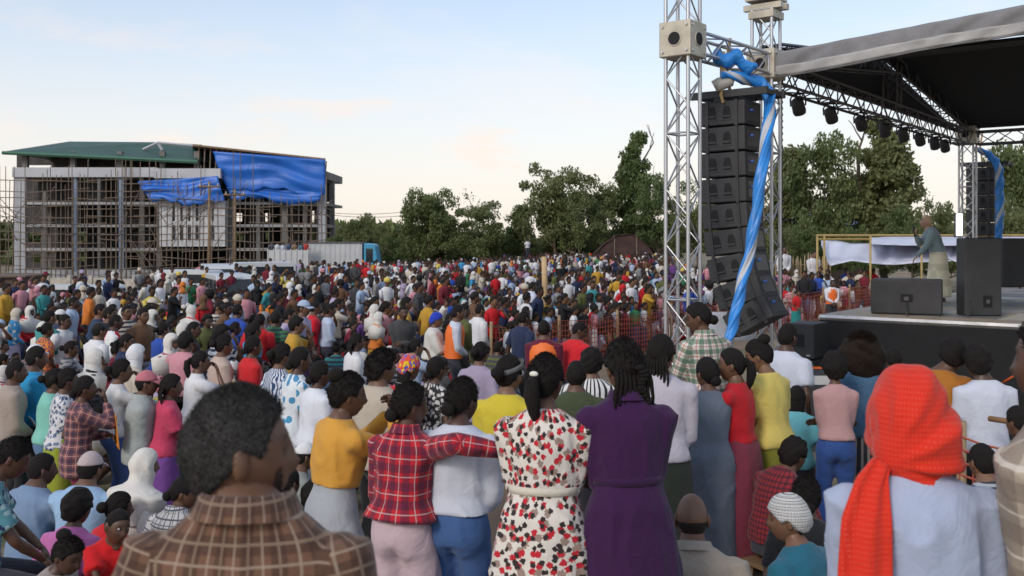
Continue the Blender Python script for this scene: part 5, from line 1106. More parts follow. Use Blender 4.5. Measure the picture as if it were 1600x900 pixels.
# red headscarf
def scarf_tail(J, H, toW):
    a = toW(np.array([[-.085, -.085, -.09], [-.115, -.14, -.14], [-.135, -.18, -.24], [-.14, -.195, -.38], [-.135, -.20, -.52], [-.125, -.20, -.64]])); g = G(); n = 26
    rs = []
    for i, p in enumerate(a):
        t = i/5; w = (.026+.040*sst(np.array(t), 0, .5)); th = np.linspace(0, 2*np.pi, n, endpoint=False)
        rs.append(p+np.stack([np.cos(th)*w*(1+.06*np.sin(3*th+i)), np.sin(th)*.022*(1+.5*np.cos(5*th+i*.4)), np.zeros(n)+.012*np.sin(2*th+i)], 1))
    big = [lerp(rs[int(u)], rs[min(int(u)+1, 5)], u-int(u)) for u in np.linspace(0, 5, 24)]
    g.rings(big); return dict(g=g, mat=C((.62, .028, .012), 'knitdots', ((.80, .13, .07),)), name='scarf_end', bones=[(a[0], a[-1], .09)])
person(1422, 573, 2.62, 'person in bright red headscarf and white shirt, back to camera', 1.62, face=4, sex='f', tone=1, yaw=10, pitch=4, wide=1.06, hair='bald', noears=1,
       wear=(('scarf', C((.62, .028, .012), 'knitdots', ((.80, .13, .07),)), dict(th=.042)),), top=('long', C((.37, .43, .58)), dict(loose=.022, hem=.47, wr=.010, collar=0)), bottom=('skirt', (.05, .05, .08)), extra={'tail': scarf_tail}, armL='front', armR='front', group=GR)
person(1652, 486, 2.55, 'person in beige plaid flannel shirt cut by the right picture edge', 1.72, face=-35, sex='m', tone=0, hair='short', top=('long', plaid_beige, dict(loose=.035, wr=.008)), armL='cross', armR='cross', wide=1.05, group=GR)
# the row of standing women
person(543, 580, 5.2, 'person in mustard sweater and grey sweatpants holding up a phone', 1.60, face=52, tone=4, yaw=12, pitch=6, hair='topbun', armR='phone', armL='phone', curl=1.0,
       top=('long', C((.58, .29, .045)), dict(loose=.022, hem=.632, wr=.007)), bottom=('trousers', C((.33, .35, .38)), dict(loose=.035, leg=1.25)), group=GR,
       extra={'phone': lambda J, H, toW: dict(g=G().box((-.036, -.005, -.075), (.036, .005, .075), rz(0), lerp(J['W', 1], J['W', -1], .5)+np.array([0, .05, .085])), mat=mat('phone_black', (.012, .012, .014), .2, bump=0), name='phone', sm=False)})
person(640, 597, 4.95, 'person in red plaid shirt and pale pink trousers, arm round a friend', 1.60, face=24, tone=0, yaw=34, hair='lowbun', armR=((.36, -.03, .085), (0, -1, .35)), armL='front',
       top=('long', plaid_red, dict(loose=.026, hem=.562, flare=.2, wr=.008, collar=1)), bottom=('trousers', C((.52, .40, .44)), dict(loose=.018, leg=1.25)), wide=.98, group=GR)
person(722, 590, 5.0, 'person in white t-shirt and blue jeans with low bun', 1.58, face=18, tone=2, yaw=20, pitch=8, hair='lowbun', armL='front', armR='front', top=('tee', C(white), dict(loose=.024, hem=.572, sleeve='elbow', wr=.006)), bottom=('trousers', denim_m, dict(loose=.014, leg=1.12)), wide=1.05, group=GR)
person(795, 553, 6.4, 'person in yellow top and taupe skirt with checked headband', 1.60, face=20, tone=3, yaw=14, hair='bun', wear=(('band', C((.7, .7, .7), 'check', ((.03, .03, .03), .012))),), armL='front', armR='front', top=('tee', C((.58, .46, .04)), dict(loose=.022, sleeve='elbow')), bottom=('skirt', C((.27, .20, .15)), dict(hem=.12, flare=.3)), group=GR)
person(852, 553, 4.35, 'person in white floral dress with ponytail and pale belt', 1.57, face=10, tone=0, yaw=18, hair='pony', wear=(('clip', (.7, .68, .6)),), armL='cross', armR='cross', belt=(.62, .57, .48), top=('dress', floral, dict(sleeve='elbow', loose=.016, length=.14, sflare=.75, folds=12, amp=.06)), wide=1.03, group=GR)
person(975, 527, 4.35, 'person in dark purple belted dress with long braid', 1.64, face=-6, tone=1, yaw=-12, hair='braids', braidtail=1, armL='cross', armR='cross', belt=(.034, .008, .048), top=('dress', C((.040, .009, .056)), dict(sleeve='elbow', loose=.018, length=.10, sflare=.85, folds=11, amp=.065, collar=1)), wide=.98, group=GR)
person(900, 563, 7.6, 'person in dark olive t-shirt behind the purple and floral dresses', 1.55, face=5, tone=0, hair='short', sex='m', top=('tee', C((.055, .07, .035)), dict()), group=GR)
person(925, 541, 8.4, 'person in white shirt with black stripes, short curly hair', 1.6, face=15, sex='m', hair='curly', top=('tee', C((.66, .66, .66), 'stripe', ((.03, .03, .04), .045)), dict()), group=GR)
person(1033, 520, 6.7, 'person in pale lilac shirt and dark skirt with braided hair', 1.62, face=12, tone=1, hair='braids', yaw=20, armL='front', armR='front', top=('long', C((.46, .43, .49)), dict(loose=.02)), bottom=('skirt', C((.022, .028, .022)), dict(hem=.1)), group=GR)
cz = float(ground(7.75, 1.45))+.36
cx = W(1092, 472, 7.75)[0]; t = thing('wooden_crate', 'wooden crate under the person in white, green and red plaid shirt', 'crate', (cx, 7.75, cz-.36))
for k in range(4): gob('slat', G().box((-.3, -.3+.15*k, .32), (.3, -.17+.15*k, .355)), wood, t)
for k in (-.27, .27): gob('side', G().box((k-.02, -.28, 0), (k+.02, .28, .318)), wood, t)
rt, Jc, sc_ = person(1092, 472, 7.75, 'tall person in white, green and red plaid shirt looking down', 1.70, gz=cz, face=-28, tone=0, yaw=-40, pitch=16, hair='lowbun', armL='hold', armR='front', top=('long', plaid_green, dict(loose=.028, collar=1)), bottom=('trousers', (.05, .06, .09)), group=GR)
person(1105, 557, 7.2, 'person in ribbed grey-blue knit dress, hair in a low bun', 1.56, face=-10, tone=1, yaw=-15, hair='lowbun', armL='hold', armR='hold', top=('dress', C((.135, .165, .21), 'rib', ((.06, .075, .1),)), dict(sleeve='long', loose=.008, length=.07, sflare=.12, folds=3, amp=.015)), group=GR)
person(1143, 543, 7.3, 'person in red top and maroon skirt touching their face', 1.60, face=-55, tone=1, yaw=-15, hair='pony', armL='face', armR='cross', top=('long', C((.46, .012, .02)), dict(loose=.008, sleeve='elbow', hem=.58)), bottom=('skirt', C((.20, .035, .06)), dict(hem=.06, flare=.05, folds=3, amp=.01)), group=GR)
person(1186, 530, 7.6, 'person in yellow t-shirt and long olive skirt, head bowed', 1.66, face=-40, tone=3, yaw=-20, pitch=18, hair='topbun', armL='cross', armR='front', top=('tee', C((.62, .50, .13)), dict(loose=.022)), bottom=('skirt', C((.19, .19, .025)), dict(hem=.075, flare=.12, folds=5)), group=GR)
person(1231, 505, 9.4, 'person in white t-shirt beside the black subwoofers', 1.72, face=48, sex='m', tone=2, hair='short', top=('tee', C(white), dict(loose=.022)), group=GR)
person(1304, 548, 8.1, 'child in dusty pink sweatshirt and blue jeans, hair tied up', 1.40, face=8, tone=0, wide=.88, head=1.12, hair='curly', armL='cross', armR='cross', top=('long', C((.46, .27, .27)), dict(loose=.018, hem=.55)), bottom=('trousers', C((.035, .09, .30)), dict(loose=.01)), group=GR)
person(1347, 520, 8.5, 'person in denim jacket with big curly hair and striped skirt', 1.60, face=5, tone=1, hair='bigafro', fuzz=14000, fuzzlen=.03, hairmat=hair_mat((.022, .014, .01)), top=('jacket', C((.06, .13, .22)), dict(loose=.025)), bottom=('skirt', C((.03, .03, .035), 'stripe', ((.25, .22, .2), .05)), dict(hem=.08)), armL='front', armR='front', group=GR)
person(1396, 543, 9.2, 'person with short black hair against the black stage skirt', 1.55, face=0, sex='m', hair='short', top=('tee', C((.55, .57, .6)), dict()), group=GR)
person(1490, 525, 7.6, 'person in ochre jacket before the black stage skirt', 1.66, face=24, sex='m', tone=0, lean=14, hx=.10, wide=.92, hair='curly', armR='reach', armL='front', top=('jacket', C((.36, .135, .02)), dict(loose=.03)), bottom=('trousers', black), group=GR)
person(1527, 537, 7.4, 'person in white t-shirt and black trousers at the barrier pole', 1.66, face=6, sex='m', tone=2, hx=-.04, wide=.86, hair='curly', armR='front', armL='front', top=('tee', C(white), dict(loose=.026)), bottom=('trousers', black), group=GR)
# seated or crouching, right
person(1245, 608, 8.8, 'person in turquoise shirt crouching, back of dark hair', 1.5, face=20, sit=1, hair='long', top=('tee', C((.17, .50, .56)), dict(loose=.02)), group=GS)
person(1240, 684, 7.0, 'person in dark red checked shirt crouching low', 1.6, face=60, sex='m', sit=1, lean=40, hair='curly', armL='knee', armR='knee', top=('long', plaid_dred, dict(loose=.02)), group=GS)
person(1260, 752, 5.7, 'person with black hair bun in black top seated low', 1.6, face=10, sit=1, hair='lowbun', top=('tee', C(black), dict()), group=GS)
person(1081, 780, 4.8, 'bald person in beige jacket seated on the ground', 1.7, face=6, sex='m', sit=1, tone=1, hair='rim', hairmat=hair_mat((.035, .026, .022)), top=('jacket', C((.30, .26, .22)), dict(loose=.03, collar=1)), group=GS)
person(1232, 783, 4.9, 'person in black and white checked headscarf and teal shirt', 1.6, face=-40, sit=1, tone=3, yaw=-30, hair='short', wear=(('wrap', C((.66, .66, .66), 'check', ((.02, .02, .02), .013))),), top=('tee', C((.02, .13, .20)), dict(loose=.02)), group=GS)
person(1535, 700, 6.2, 'person in grey striped shirt seated at right by the barrier', 1.6, face=-10, sex='m', sit=1, hair='short', top=('tee', C((.35, .37, .42), 'hstripe', ((.04, .04, .05), .03)), dict()), group=GS)
person(1592, 640, 6.8, 'person in white blouse at the right edge near the barrier', 1.55, face=-20, sit=1, hair='lowbun', top=('long', C((.68, .68, .72)), dict(loose=.025)), group=GS)
# seated, left
person(18, 683, 5.8, 'person in teal and navy print shirt at the left edge', 1.68, face=62, sex='m', sit=1, tone=0, pitch=22, lean=26, hair='short', top=('tee', C((.10, .27, .32), 'print', ((.02, .03, .09), (.35, .5, .5))), dict(loose=.025)), armL='knee', armR='knee', group=GS)
person(66, 714, 7.6, 'person in blue denim shirt seated with back to camera', 1.72, face=30, sex='m', sit=1, tone=0, yaw=20, hair='short', wide=1.08, top=('long', C((.17, .25, .38)), dict(loose=.025, wr=.008)), bottom=('trousers', (.10, .08, .06)), armL='knee', armR='knee', group=GS)
person(141, 713, 7.4, 'person in light blue shirt and pale grey cap', 1.70, face=12, sex='m', sit=1, tone=1, hair='short', wear=(('cap', (.46, .38, .38)),), wide=1.08, top=('long', C((.28, .43, .62)), dict(loose=.025)), armL='knee', armR='knee', group=GS)
person(226, 708, 7.3, 'person wrapped in white shawl seated behind the plaid shirts', 1.6, face=35, sit=1, tone=1, yaw=20, hair='short', wear=(('shawl', C((.66, .63, .58))),), top=('long', C((.64, .62, .58)), dict(loose=.03)), group=GS)
person(122, 775, 6.5, 'person in orchid pink t-shirt seated with back to camera', 1.5, face=12, sit=1, tone=2, hair='curly', head=1.05, top=('tee', C((.48, .14, .36)), dict(loose=.018)), group=GS)
person(186, 775, 6.9, 'person in red top with hair bun seated beside the boy', 1.55, face=48, sit=1, tone=0, hair='bun', top=('tee', C((.55, .012, .02)), dict(loose=.02)), group=GS)
person(183, 806, 5.9, 'boy in red t-shirt looking back toward the camera', 1.18, face=150, sex='m', sit=1, tone=0, yaw=-22, pitch=4, roll=-10, head=1.22, lean=28, hair='buzz', eyes=1, top=('tee', C((.60, .012, .016)), dict(loose=.02)), armR='reach', armL='knee', group=GS)
person(106, 846, 5.3, 'child with black tied hair at the bottom left edge', 1.2, face=110, sit=1, tone=2, head=1.18, lean=30, pitch=14, hair='topbun', top=('tee', C((.30, .26, .24)), dict()), group=GS)
person(288, 748, 6.8, 'person in white shirt with dark checks and ponytail', 1.6, face=28, sit=1, tone=1, yaw=50, pitch=10, hair='lowbun', top=('long', check_white, dict(loose=.025, collar=1)), group=GS)
person(449, 735, 6.9, 'person in navy jacket partly behind the grey haired man', 1.65, face=30, sex='m', sit=1, hair='short', top=('jacket', C(navy), dict(loose=.03)), group=GS)
person(492, 757, 6.9, 'person in dark top with pink squares seated low', 1.45, face=20, sit=1, hair='curly', top=('tee', C((.06, .055, .09), 'dots', ((.5, .22, .30),)), dict()), group=GS)
person(477, 697, 8.0, 'person in red, white and black cap', 1.5, face=60, sex='m', sit=1, hair='short', wear=(('cap', C((.7, .7, .7), 'zebra', ((.5, .01, .02),))),), top=('tee', C((.25, .27, .25)), dict()), group=GS)
# standing, left
def paper(dx, dz, w, h, c, nm, tilt=.3):
    def fn(J, H, toW):
        o = lerp(J['W', 1], J['W', -1], .5)+np.array([dx, .06, dz]); M = rdir(-tilt)
        return dict(g=G().box((-w/2, -.003, -h/2), (w/2, .003, h/2), M, o), mat=mat(nm, c, .8, bump=0), name=nm, sm=False)
    return fn
person(25, 563, 9.6, 'person in beige jacket holding a sheet of paper', 1.68, face=55, sex='m', tone=0, hair='buzz', armL='front', armR='front', top=('jacket', C((.34, .28, .24)), dict(loose=.025)), bottom=('trousers', black), extra={'paper': paper(-.1, .04, .34, .24, (.7, .7, .75), 'paper', .5)}, group=GL)
person(57, 540, 10.0, 'person in sky blue long-sleeved shirt and dark jeans', 1.74, face=50, sex='m', tone=0, hair='short', top=('long', C((.02, .27, .52)), dict(loose=.018)), bottom=('trousers', (.03, .035, .045)), armL='front', armR='front', group=GL)
person(86, 575, 9.5, 'person in mint green blouse and blue jeans', 1.58, face=60, tone=1, hair='bun', top=('long', C((.20, .50, .42)), dict(loose=.022)), bottom=('trousers', (.10, .18, .32)), armL='front', armR='front', group=GL)
person(106, 574, 9.2, 'person in blue and white print top and lime skirt', 1.58, face=58, tone=0, hair='bun', top=('tee', C((.6, .6, .62), 'print', ((.04, .06, .14), (.15, .2, .3))), dict()), bottom=('skirt', C((.26, .30, .03)), dict(hem=.08)), armL='front', armR='front', group=GL)
person(133, 586, 8.8, 'person in maroon plaid shirt with orange folder', 1.60, face=62, tone=0, hair='lowbun', top=('long', plaid_maroon, dict(loose=.025, hem=.43)), bottom=('trousers', (.24, .04, .08)), armL='hold', armR='face', extra={'folder': paper(.1, -.1, .22, .3, (.6, .22, .02), 'folder', .1)}, group=GL)
person(190, 560, 9.7, 'person in white t-shirt and jeans with arm raised', 1.60, face=60, tone=1, hair='bun', top=('tee', C((.62, .6, .6)), dict()), bottom=('trousers', (.06, .11, .30)), armR='face', armL='front', group=GL)
person(229, 578, 9.0, 'person in pink cap and pale grey jacket', 1.72, face=70, sex='m', tone=1, hair='short', wear=(('cap', (.46, .15, .18)),), top=('jacket', C((.33, .36, .35)), dict(loose=.035, hem=.47, collar=1)), bottom=('trousers', (.22, .19, .16)), armL='face', armR='cross', group=GL)
person(268, 583, 9.0, 'person in magenta top and purple skirt behind the pink cap', 1.60, face=62, tone=0, hair='braids', top=('tee', C((.50, .05, .11)), dict(loose=.025)), bottom=('skirt', C((.17, .06, .26)), dict(hem=.08)), armL='hold', armR='hold', group=GL)
person(469, 541, 9.4, 'person in white dress with pale blue flowers', 1.62, face=55, tone=0, hair='lowbun', top=('dress', C((.66, .70, .74), 'dots', ((.07, .26, .45),)), dict(sleeve='short', length=.12, sflare=.6)), armL='front', armR='front', group=GL)
person(441, 535, 10.1, 'person in blue zebra print blouse, hair in a bun', 1.62, face=50, tone=1, hair='bun', top=('tee', C((.58, .62, .68), 'zebra', ((.03, .06, .15),)), dict(loose=.022)), bottom=('skirt', C((.08, .05, .04)), dict(hem=.08)), group=GL)
person(500, 563, 8.8, 'person in white blouse and grey trousers beside the mustard sweater', 1.55, face=50, tone=2, hair='lowbun', top=('long', C((.66, .68, .74)), dict(loose=.022)), bottom=('trousers', (.15, .19, .21)), armL='front', armR='front', group=GL)
person(396, 524, 11.6, 'person in scarlet blouse with folded arms', 1.60, face=52, tone=0, hair='lowbun', top=('long', C((.55, .02, .025)), dict(loose=.02)), bottom=('trousers', navy), armL='cross', armR='cross', group=GL)
person(350, 521, 11.6, 'person in beige t-shirt beside the scarlet blouse', 1.60, face=55, tone=1, hair='bun', top=('tee', C((.48, .37, .31)), dict(loose=.022)), bottom=('trousers', (.05, .10, .25)), armL='front', armR='front', group=GL)
person(597, 545, 7.2, 'curly haired person in cream jacket behind the mustard sweater', 1.70, face=40, sex='m', tone=1, yaw=20, hair='curly', fuzz=2500, fuzzlen=.02, top=('jacket', C((.44, .38, .31)), dict(loose=.03)), bottom=('trousers', black), armL='front', armR='front', group=GL)
person(640, 552, 8.8, 'person in colourful patterned headscarf and red blouse', 1.6, face=45, tone=1, hair='long', wear=(('wrap', C((.65, .08, .05), 'floral', ((.7, .5, .03), (.03, .1, .5)))),), top=('tee', C((.52, .01, .025)), dict()), group=GL)
person(682, 556, 8.9, 'person in black and white leaf print blouse', 1.55, face=42, tone=0, hair='lowbun', top=('tee', C((.03, .03, .03), 'print', ((.6, .6, .58), (.5, .5, .5))), dict()), bottom=('skirt', C(black)), group=GL)
person(751, 533, 10.6, 'person in lavender blazer with hair tied back', 1.58, face=30, tone=1, hair='bun', top=('jacket', C((.33, .28, .38)), dict(loose=.022)), bottom=('skirt', C((.05, .05, .08))), group=GL)
def vest(color, hi=0):
    def fn(J, H, toW):
        sp = J['spine']; g = G(); rs = []
        for q, a, b in ((.52, .112, .084), (.6, .108, .082), (.68, .112, .085), (.74, .116, .087), (.79, .112, .075), (.815, .085, .060)):
            c, an = sp(q); aa = np.linspace(0, 2*np.pi, 28, endpoint=False); rs.append(c+np.stack([np.cos(aa)*a*H, np.sin(aa)*b*H, 0*aa], 1)@rdir(an).T)
        return dict(g=g.rings(rs, False), mat=mat('vest_orange', color, .6, var=.08), name='safety_vest')
    return fn
person(850, 500, 13.6, 'steward in orange safety vest over maroon sleeves near the mesh fence', 1.72, face=8, sex='m', hair='short', top=('long', C((.12, .015, .035)), dict()), extra={'safety_vest': vest((.75, .15, .02))}, armL='front', armR='front')
person(905, 503, 13.8, 'person in red t-shirt looking down beside the mesh fence', 1.70, face=45, sex='m', yaw=40, pitch=20, hair='short', top=('tee', C((.60, .02, .03)), dict(loose=.02)), armL='front', armR='front')
person(716, 476, 16.0, 'steward in orange vest and white shirt among the seated crowd', 1.72, face=80, sex='m', hair='short', top=('long', C(white), dict()), extra={'safety_vest': vest((.72, .16, .05))}, armL='front', armR='front')
person(181, 491, 15.2, 'person in white track jacket with red stripe', 1.72, face=60, sex='m', hair='buzz', top=('jacket', C((.7, .7, .7), 'stripe', ((.5, .01, .03), .3)), dict()), group=GL)
person(157, 474, 17.0, 'person in navy sweater hand at mouth', 1.74, face=75, sex='m', hair='short', top=('long', C((.02, .045, .09)), dict()), armL='face', armR='cross', group=GL)
person(493, 470, 18.0, 'person in red t-shirt standing tall in the crowd', 1.72, face=70, sex='m', hair='short', top=('tee', C((.55, .012, .025)), dict()), group=GL)
person(516, 474, 18.0, 'person in light blue shirt beside the red t-shirt', 1.72, face=70, sex='m', hair='short', top=('long', C((.45, .52, .68)), dict()), armL='front', armR='front', group=GL)
person(682, 487, 16.2, 'person in royal blue cap under a raised white shawl', 1.65, face=90, hair='short', wear=(('wrap', (.02, .05, .42)),), top=('long', C((.62, .6, .56)), dict(loose=.05)), armL='up', armR='hold', group=GL)
# ---------------------------------------------------------------- the crowd: individuals in front, one mass behind
PROTO = dict(
 m1=dict(sex='m', H=1.72, hair='short'), m2=dict(sex='m', H=1.72, hair='short', armL='cross', armR='cross'), m3=dict(sex='m', H=1.70, hair='short', cap=1, armL='front', armR='front'), m4=dict(sex='m', H=1.74, hair='buzz', armL='front', armR='front'), m5=dict(sex='m', H=1.66, hair='curly', armL='face', armR='cross'),
 f1=dict(sex='f', H=1.60, hair='bun', skirt=1, armL='front', armR='front'), f2=dict(sex='f', H=1.60, hair='braids', skirt=1, armL='cross', armR='cross'), f3=dict(sex='f', H=1.60, hair='short', scarf='scarf', skirt=1, armL='front', armR='front'), f4=dict(sex='f', H=1.58, hair='short', scarf='shawl', skirt=1, armL='front', armR='front'), f5=dict(sex='f', H=1.62, hair='pony', armL='hold', armR='face'), f6=dict(sex='f', H=1.58, hair='afro', armL='front', armR='front'),
 k1=dict(sex='m', H=1.28, head=1.15, hair='buzz', armL='front', armR='front'), m6=dict(sex='m', H=1.70, hair='short', armL='front', armR='up'), k2=dict(sex='f', H=1.30, head=1.13, hair='topbun', skirt=1, armL='cross', armR='cross'),
 q1=dict(sex='m', H=1.68, hair='short', sit=1), q2=dict(sex='m', H=1.68, hair='short', cap=1, sit=1), q3=dict(sex='f', H=1.60, hair='bun', sit=1, skirt=1), q4=dict(sex='f', H=1.58, hair='short', scarf='scarf', sit=1, skirt=1), q5=dict(sex='f', H=1.58, hair='short', scarf='shawl', sit=1, skirt=1), q6=dict(sex='f', H=1.60, hair='braids', sit=1, skirt=1), q7=dict(sex='m', H=1.30, head=1.12, hair='buzz', sit=1), q8=dict(sex='f', H=1.56, hair='short', scarf='wrap', sit=1, skirt=1))
def pspec(k):
    d = dict(PROTO[k]); d['skin'] = SKIN[0]; sk = d.pop('skirt', 0); sc = d.pop('scarf', None); cp = d.pop('cap', 0)
    if d.get('sit'): d.update(hipz=.20, armL='knee', armR='knee')
    d['top'] = ('long' if k in ('m2', 'm4', 'f3', 'f4', 'q1', 'q4', 'q5', 'f2') else 'tee', (.5, .5, .5), dict(loose=.02)); d['bottom'] = ('skirt' if sk else 'trousers', (.1, .1, .1), dict(hem=.08))
    d['wear'] = ((sc, (.6, .6, .6)),) if sc else ((('cap', (.5, .1, .1)),) if cp else ())
    return d
HAIRW = dict(m6='arm raised', m1='short black hair', m2='cropped black hair', m3='cap', m4='shaved head', m5='curly hair', f1='hair in a bun', f2='braided hair', f3='headscarf', f4='white head shawl', f5='ponytail', f6='afro hair', k1='shaved head', k2='hair tied on top', q1='short black hair', q2='cap', q3='hair in a bun', q4='headscarf', q5='white head shawl', q6='braided hair', q7='shaved head', q8='head wrap')
HAIRM = hair_mat((.016, .013, .012)); CLO = cloth(None)
PATS = [('plain', CLO)]*9+[('plaid', cloth(None, 'plaid', ((.04, .03, .05), (.55, .5, .48), .10))), ('striped', cloth(None, 'hstripe', ((.05, .05, .07), .07))), ('flowered', cloth(None, 'floral', ((.45, .06, .08), (.05, .07, .12)))), ('dotted', cloth(None, 'dots', ((.6, .58, .55),)))]
PAL = [('white', (.68, .68, .70), 20), ('cream', (.54, .48, .40), 9), ('pale blue', (.36, .45, .60), 7), ('sky blue', (.05, .27, .52), 3), ('royal blue', (.025, .075, .36), 2.5), ('navy', (.02, .03, .075), 6), ('black', (.018, .018, .02), 10), ('charcoal', (.06, .06, .065), 7), ('grey', (.24, .24, .25), 6), ('red', (.52, .018, .025), 7), ('maroon', (.17, .02, .035), 4), ('pink', (.56, .26, .30), 6), ('orange', (.62, .19, .035), 2.5), ('mustard', (.50, .29, .04), 3), ('yellow', (.62, .50, .12), 2), ('olive', (.11, .12, .04), 2.5), ('green', (.04, .19, .08), 1.4), ('teal', (.05, .26, .27), 3), ('purple', (.13, .05, .20), 2), ('brown', (.15, .08, .045), 5), ('lilac', (.40, .34, .48), 2.5)]
pw = np.array([p[2] for p in PAL], float); pw /= pw.sum(); cr = np.random.default_rng(77)
def pick(): return PAL[int(cr.choice(len(PAL), p=pw))]
ROLE = {'body': 'skin', 'shirt': 'top', 'jacket': 'top', 'dress': 'top', 'skirt': 'bottom', 'trousers': 'bottom', 'headscarf': 'wear', 'cap': 'wear'}
def flat(k, lod):
    P, J, tz = build(pspec(k), lod); out = []
    for kk, d in P.items():
        if kk[0] == 'shoe': continue
        g = G(); g.add(*d['g'].arrays()); n0 = g.n; tint = None
        if kk == 'body':
            for r in d['raw']:
                if r.n: g.add(*r.arrays())
            tint = np.ones((g.n, 4)); tint[n0:n0+len(d['tint'])] = d['tint']
        out.append((d['name'], g.arrays(), ROLE.get(d['name'], 'hair'), d.get('bones'), tint))
    return out, tz
P1M = {}
for k in PROTO:
    parts, tz = flat(k, 1); P1M[k] = [(nm, mesh(nm, *A, True, bone_uv(*A, bn) if bn else None, tint), role) for nm, A, role, bn, tint in parts]
    for nm, me, role in P1M[k]: me.materials.append({'skin': skin_mat(), 'hair': HAIRM}.get(role, CLO))
def limit(px):
    return float(np.interp(px, [-50, 60, 230, 330, 430, 520, 1040, 1075, 1200, 1500, 1560], [34, 36, 42, 54, 72, 90, 92, 62, 45, 44, 40]))
def fence_x(y): return np.interp(y, [9, 12, 19, 20.2, 25.3, 38.5, 60, 90], [-.6, -.1, .2, -.55, 3.75, 13.7, 24, 32])
cand = []; y = 10.4
while y < 92:
    sp = .72 if y < 14 else (.63 if y < 40 else .82); x = -.545*y+cr.uniform(0, sp)
    while x < min(.5*y, float(fence_x(y))):
        xx, yy = x+cr.uniform(-.24, .24), y+cr.uniform(-.24, .24); px_ = 800+xx/yy*F
        if yy < limit(px_) and not (px_ > 1075 and yy < 36) and px_ < 1545: cand.append((xx, yy, px_))
        x += sp*(.92 if y < 30 else 1)
    y += sp*.92
PC = np.array(PEOPLE); keep = []
for c in cand:
    if np.min(np.hypot(PC[:, 0]-c[0], PC[:, 1]-c[1])) < (.5 if c[1] < 20 else .3): continue
    if abs(c[0]-W(851, 0, 24)[0]) < .3 and abs(c[1]-24) < .4: continue
    keep.append(c)
for seg, (fa, fb, nk) in enumerate((((-.3, 20.65), (3.6, 25.2), 17), ((4.2, 26.0), (13.6, 38.4), 26), ((-.6, 21.2), (3.2, 25.7), 15), ((3.9, 26.5), (13.2, 39), 22))):
    for i in range(nk):
        f = (i+cr.uniform(-.2, .2))/nk; keep.append((fa[0]+(fb[0]-fa[0])*f-.12, fa[1]+(fb[1]-fa[1])*f+.1, 800+F*(fa[0]+(fb[0]-fa[0])*f)/(fa[1]+(fb[1]-fa[1])*f)))
keep.sort(key=lambda c: c[1])
def zone(px_, y):
    if 828 <= px_ and y < 40: return 'behind the mesh fence'
    if px_ < 110: return 'at crowd left'
    if px_ < 280: return 'behind the pink cap'
    if px_ < 460: return 'beyond the greying man'
    if px_ < 640: return 'beyond the mustard sweater'
    if px_ < 780: return 'beyond the red plaid shirt'
    return 'left of the mesh fence'
def style(px_, y):
    u = cr.random()
    if y < 20 and px_ < 480: st = u < .50
    elif y < 20: st = u < .26
    elif y < 68: st = u < (.16 if px_ < 900 else .22)
    else: st = u < .9
    kid = cr.random() < (.12 if px_ < 700 else .42)
    if px_ > 815 and 20 < y < 40 and cr.random() < .7: st, kid = True, cr.random() < .75
    if st: k = str(cr.choice(['k1', 'k2'])) if kid else str(cr.choice(['m1', 'm2', 'm3', 'm4', 'm5', 'f1', 'f2', 'f3', 'f4', 'f5', 'f6', 'm6'], p=[.13, .12, .06, .11, .1, .12, .1, .08, .05, .07, .04, .02]))
    else: k = 'q7' if kid else str(cr.choice(['q1', 'q2', 'q3', 'q4', 'q5', 'q6', 'q8'], p=[.34, .07, .17, .11, .10, .14, .07]))
    return k
def heading(x, y):
    tx, ty = 9.0, 21.0
    return math.atan2(tx-x, ty-y)+cr.normal()*.42
seen = set(); NIND = 218; rest = []; used_all = []
for i, (x, y, px_) in enumerate(keep):
    k = style(px_, y); z = float(ground(y, x)); a = -heading(x, y); sc_ = 1+cr.normal()*.035; skin = SKIN[int(cr.integers(0, 5))]; jit = cr.uniform(.8, 1.15, 3)
    if i >= NIND or px_ < -15: rest.append((x, y, z, a, sc_, k, skin)); continue
    for tr_ in range(60):
        tn, tc, _ = pick(); pn, pm = PATS[int(cr.integers(0, len(PATS)))]; wn, wc, _ = pick(); bn, bc, _ = pick()
        head = HAIRW[k]
        if head in ('cap', 'headscarf', 'head wrap'): head = wn+' '+head
        lb = '%s in %s%s %s with %s, %s %s' % ('child' if k[0] == 'k' or k == 'q7' else 'person', '' if pn == 'plain' else pn+' ', tn, 'shirt' if k[0] in 'mk' or k in ('q1', 'q2', 'q7') else 'top', head, 'seated' if k[0] == 'q' else 'standing', zone(px_, y))
        if lb not in seen and len(lb.split()) <= 16: break
    seen.add(lb)
    root = thing('person', lb, 'person', (x, y, z), a, 'people in the crowd'); root.scale = (sc_,)*3
    for nm, me, role in P1M[k]:
        o = ob(nm, me, None, root); o.color = (*{'skin': skin, 'top': tc, 'bottom': bc if bn not in ('white', 'yellow') else (.05, .05, .06), 'wear': wc if k not in ('f4', 'q5') else (.62, .6, .56), 'hair': (0, 0, 0)}[role], 1)
        if role == 'top' and pm is not CLO: o.material_slots[0].link = 'OBJECT'; o.material_slots[0].material = pm
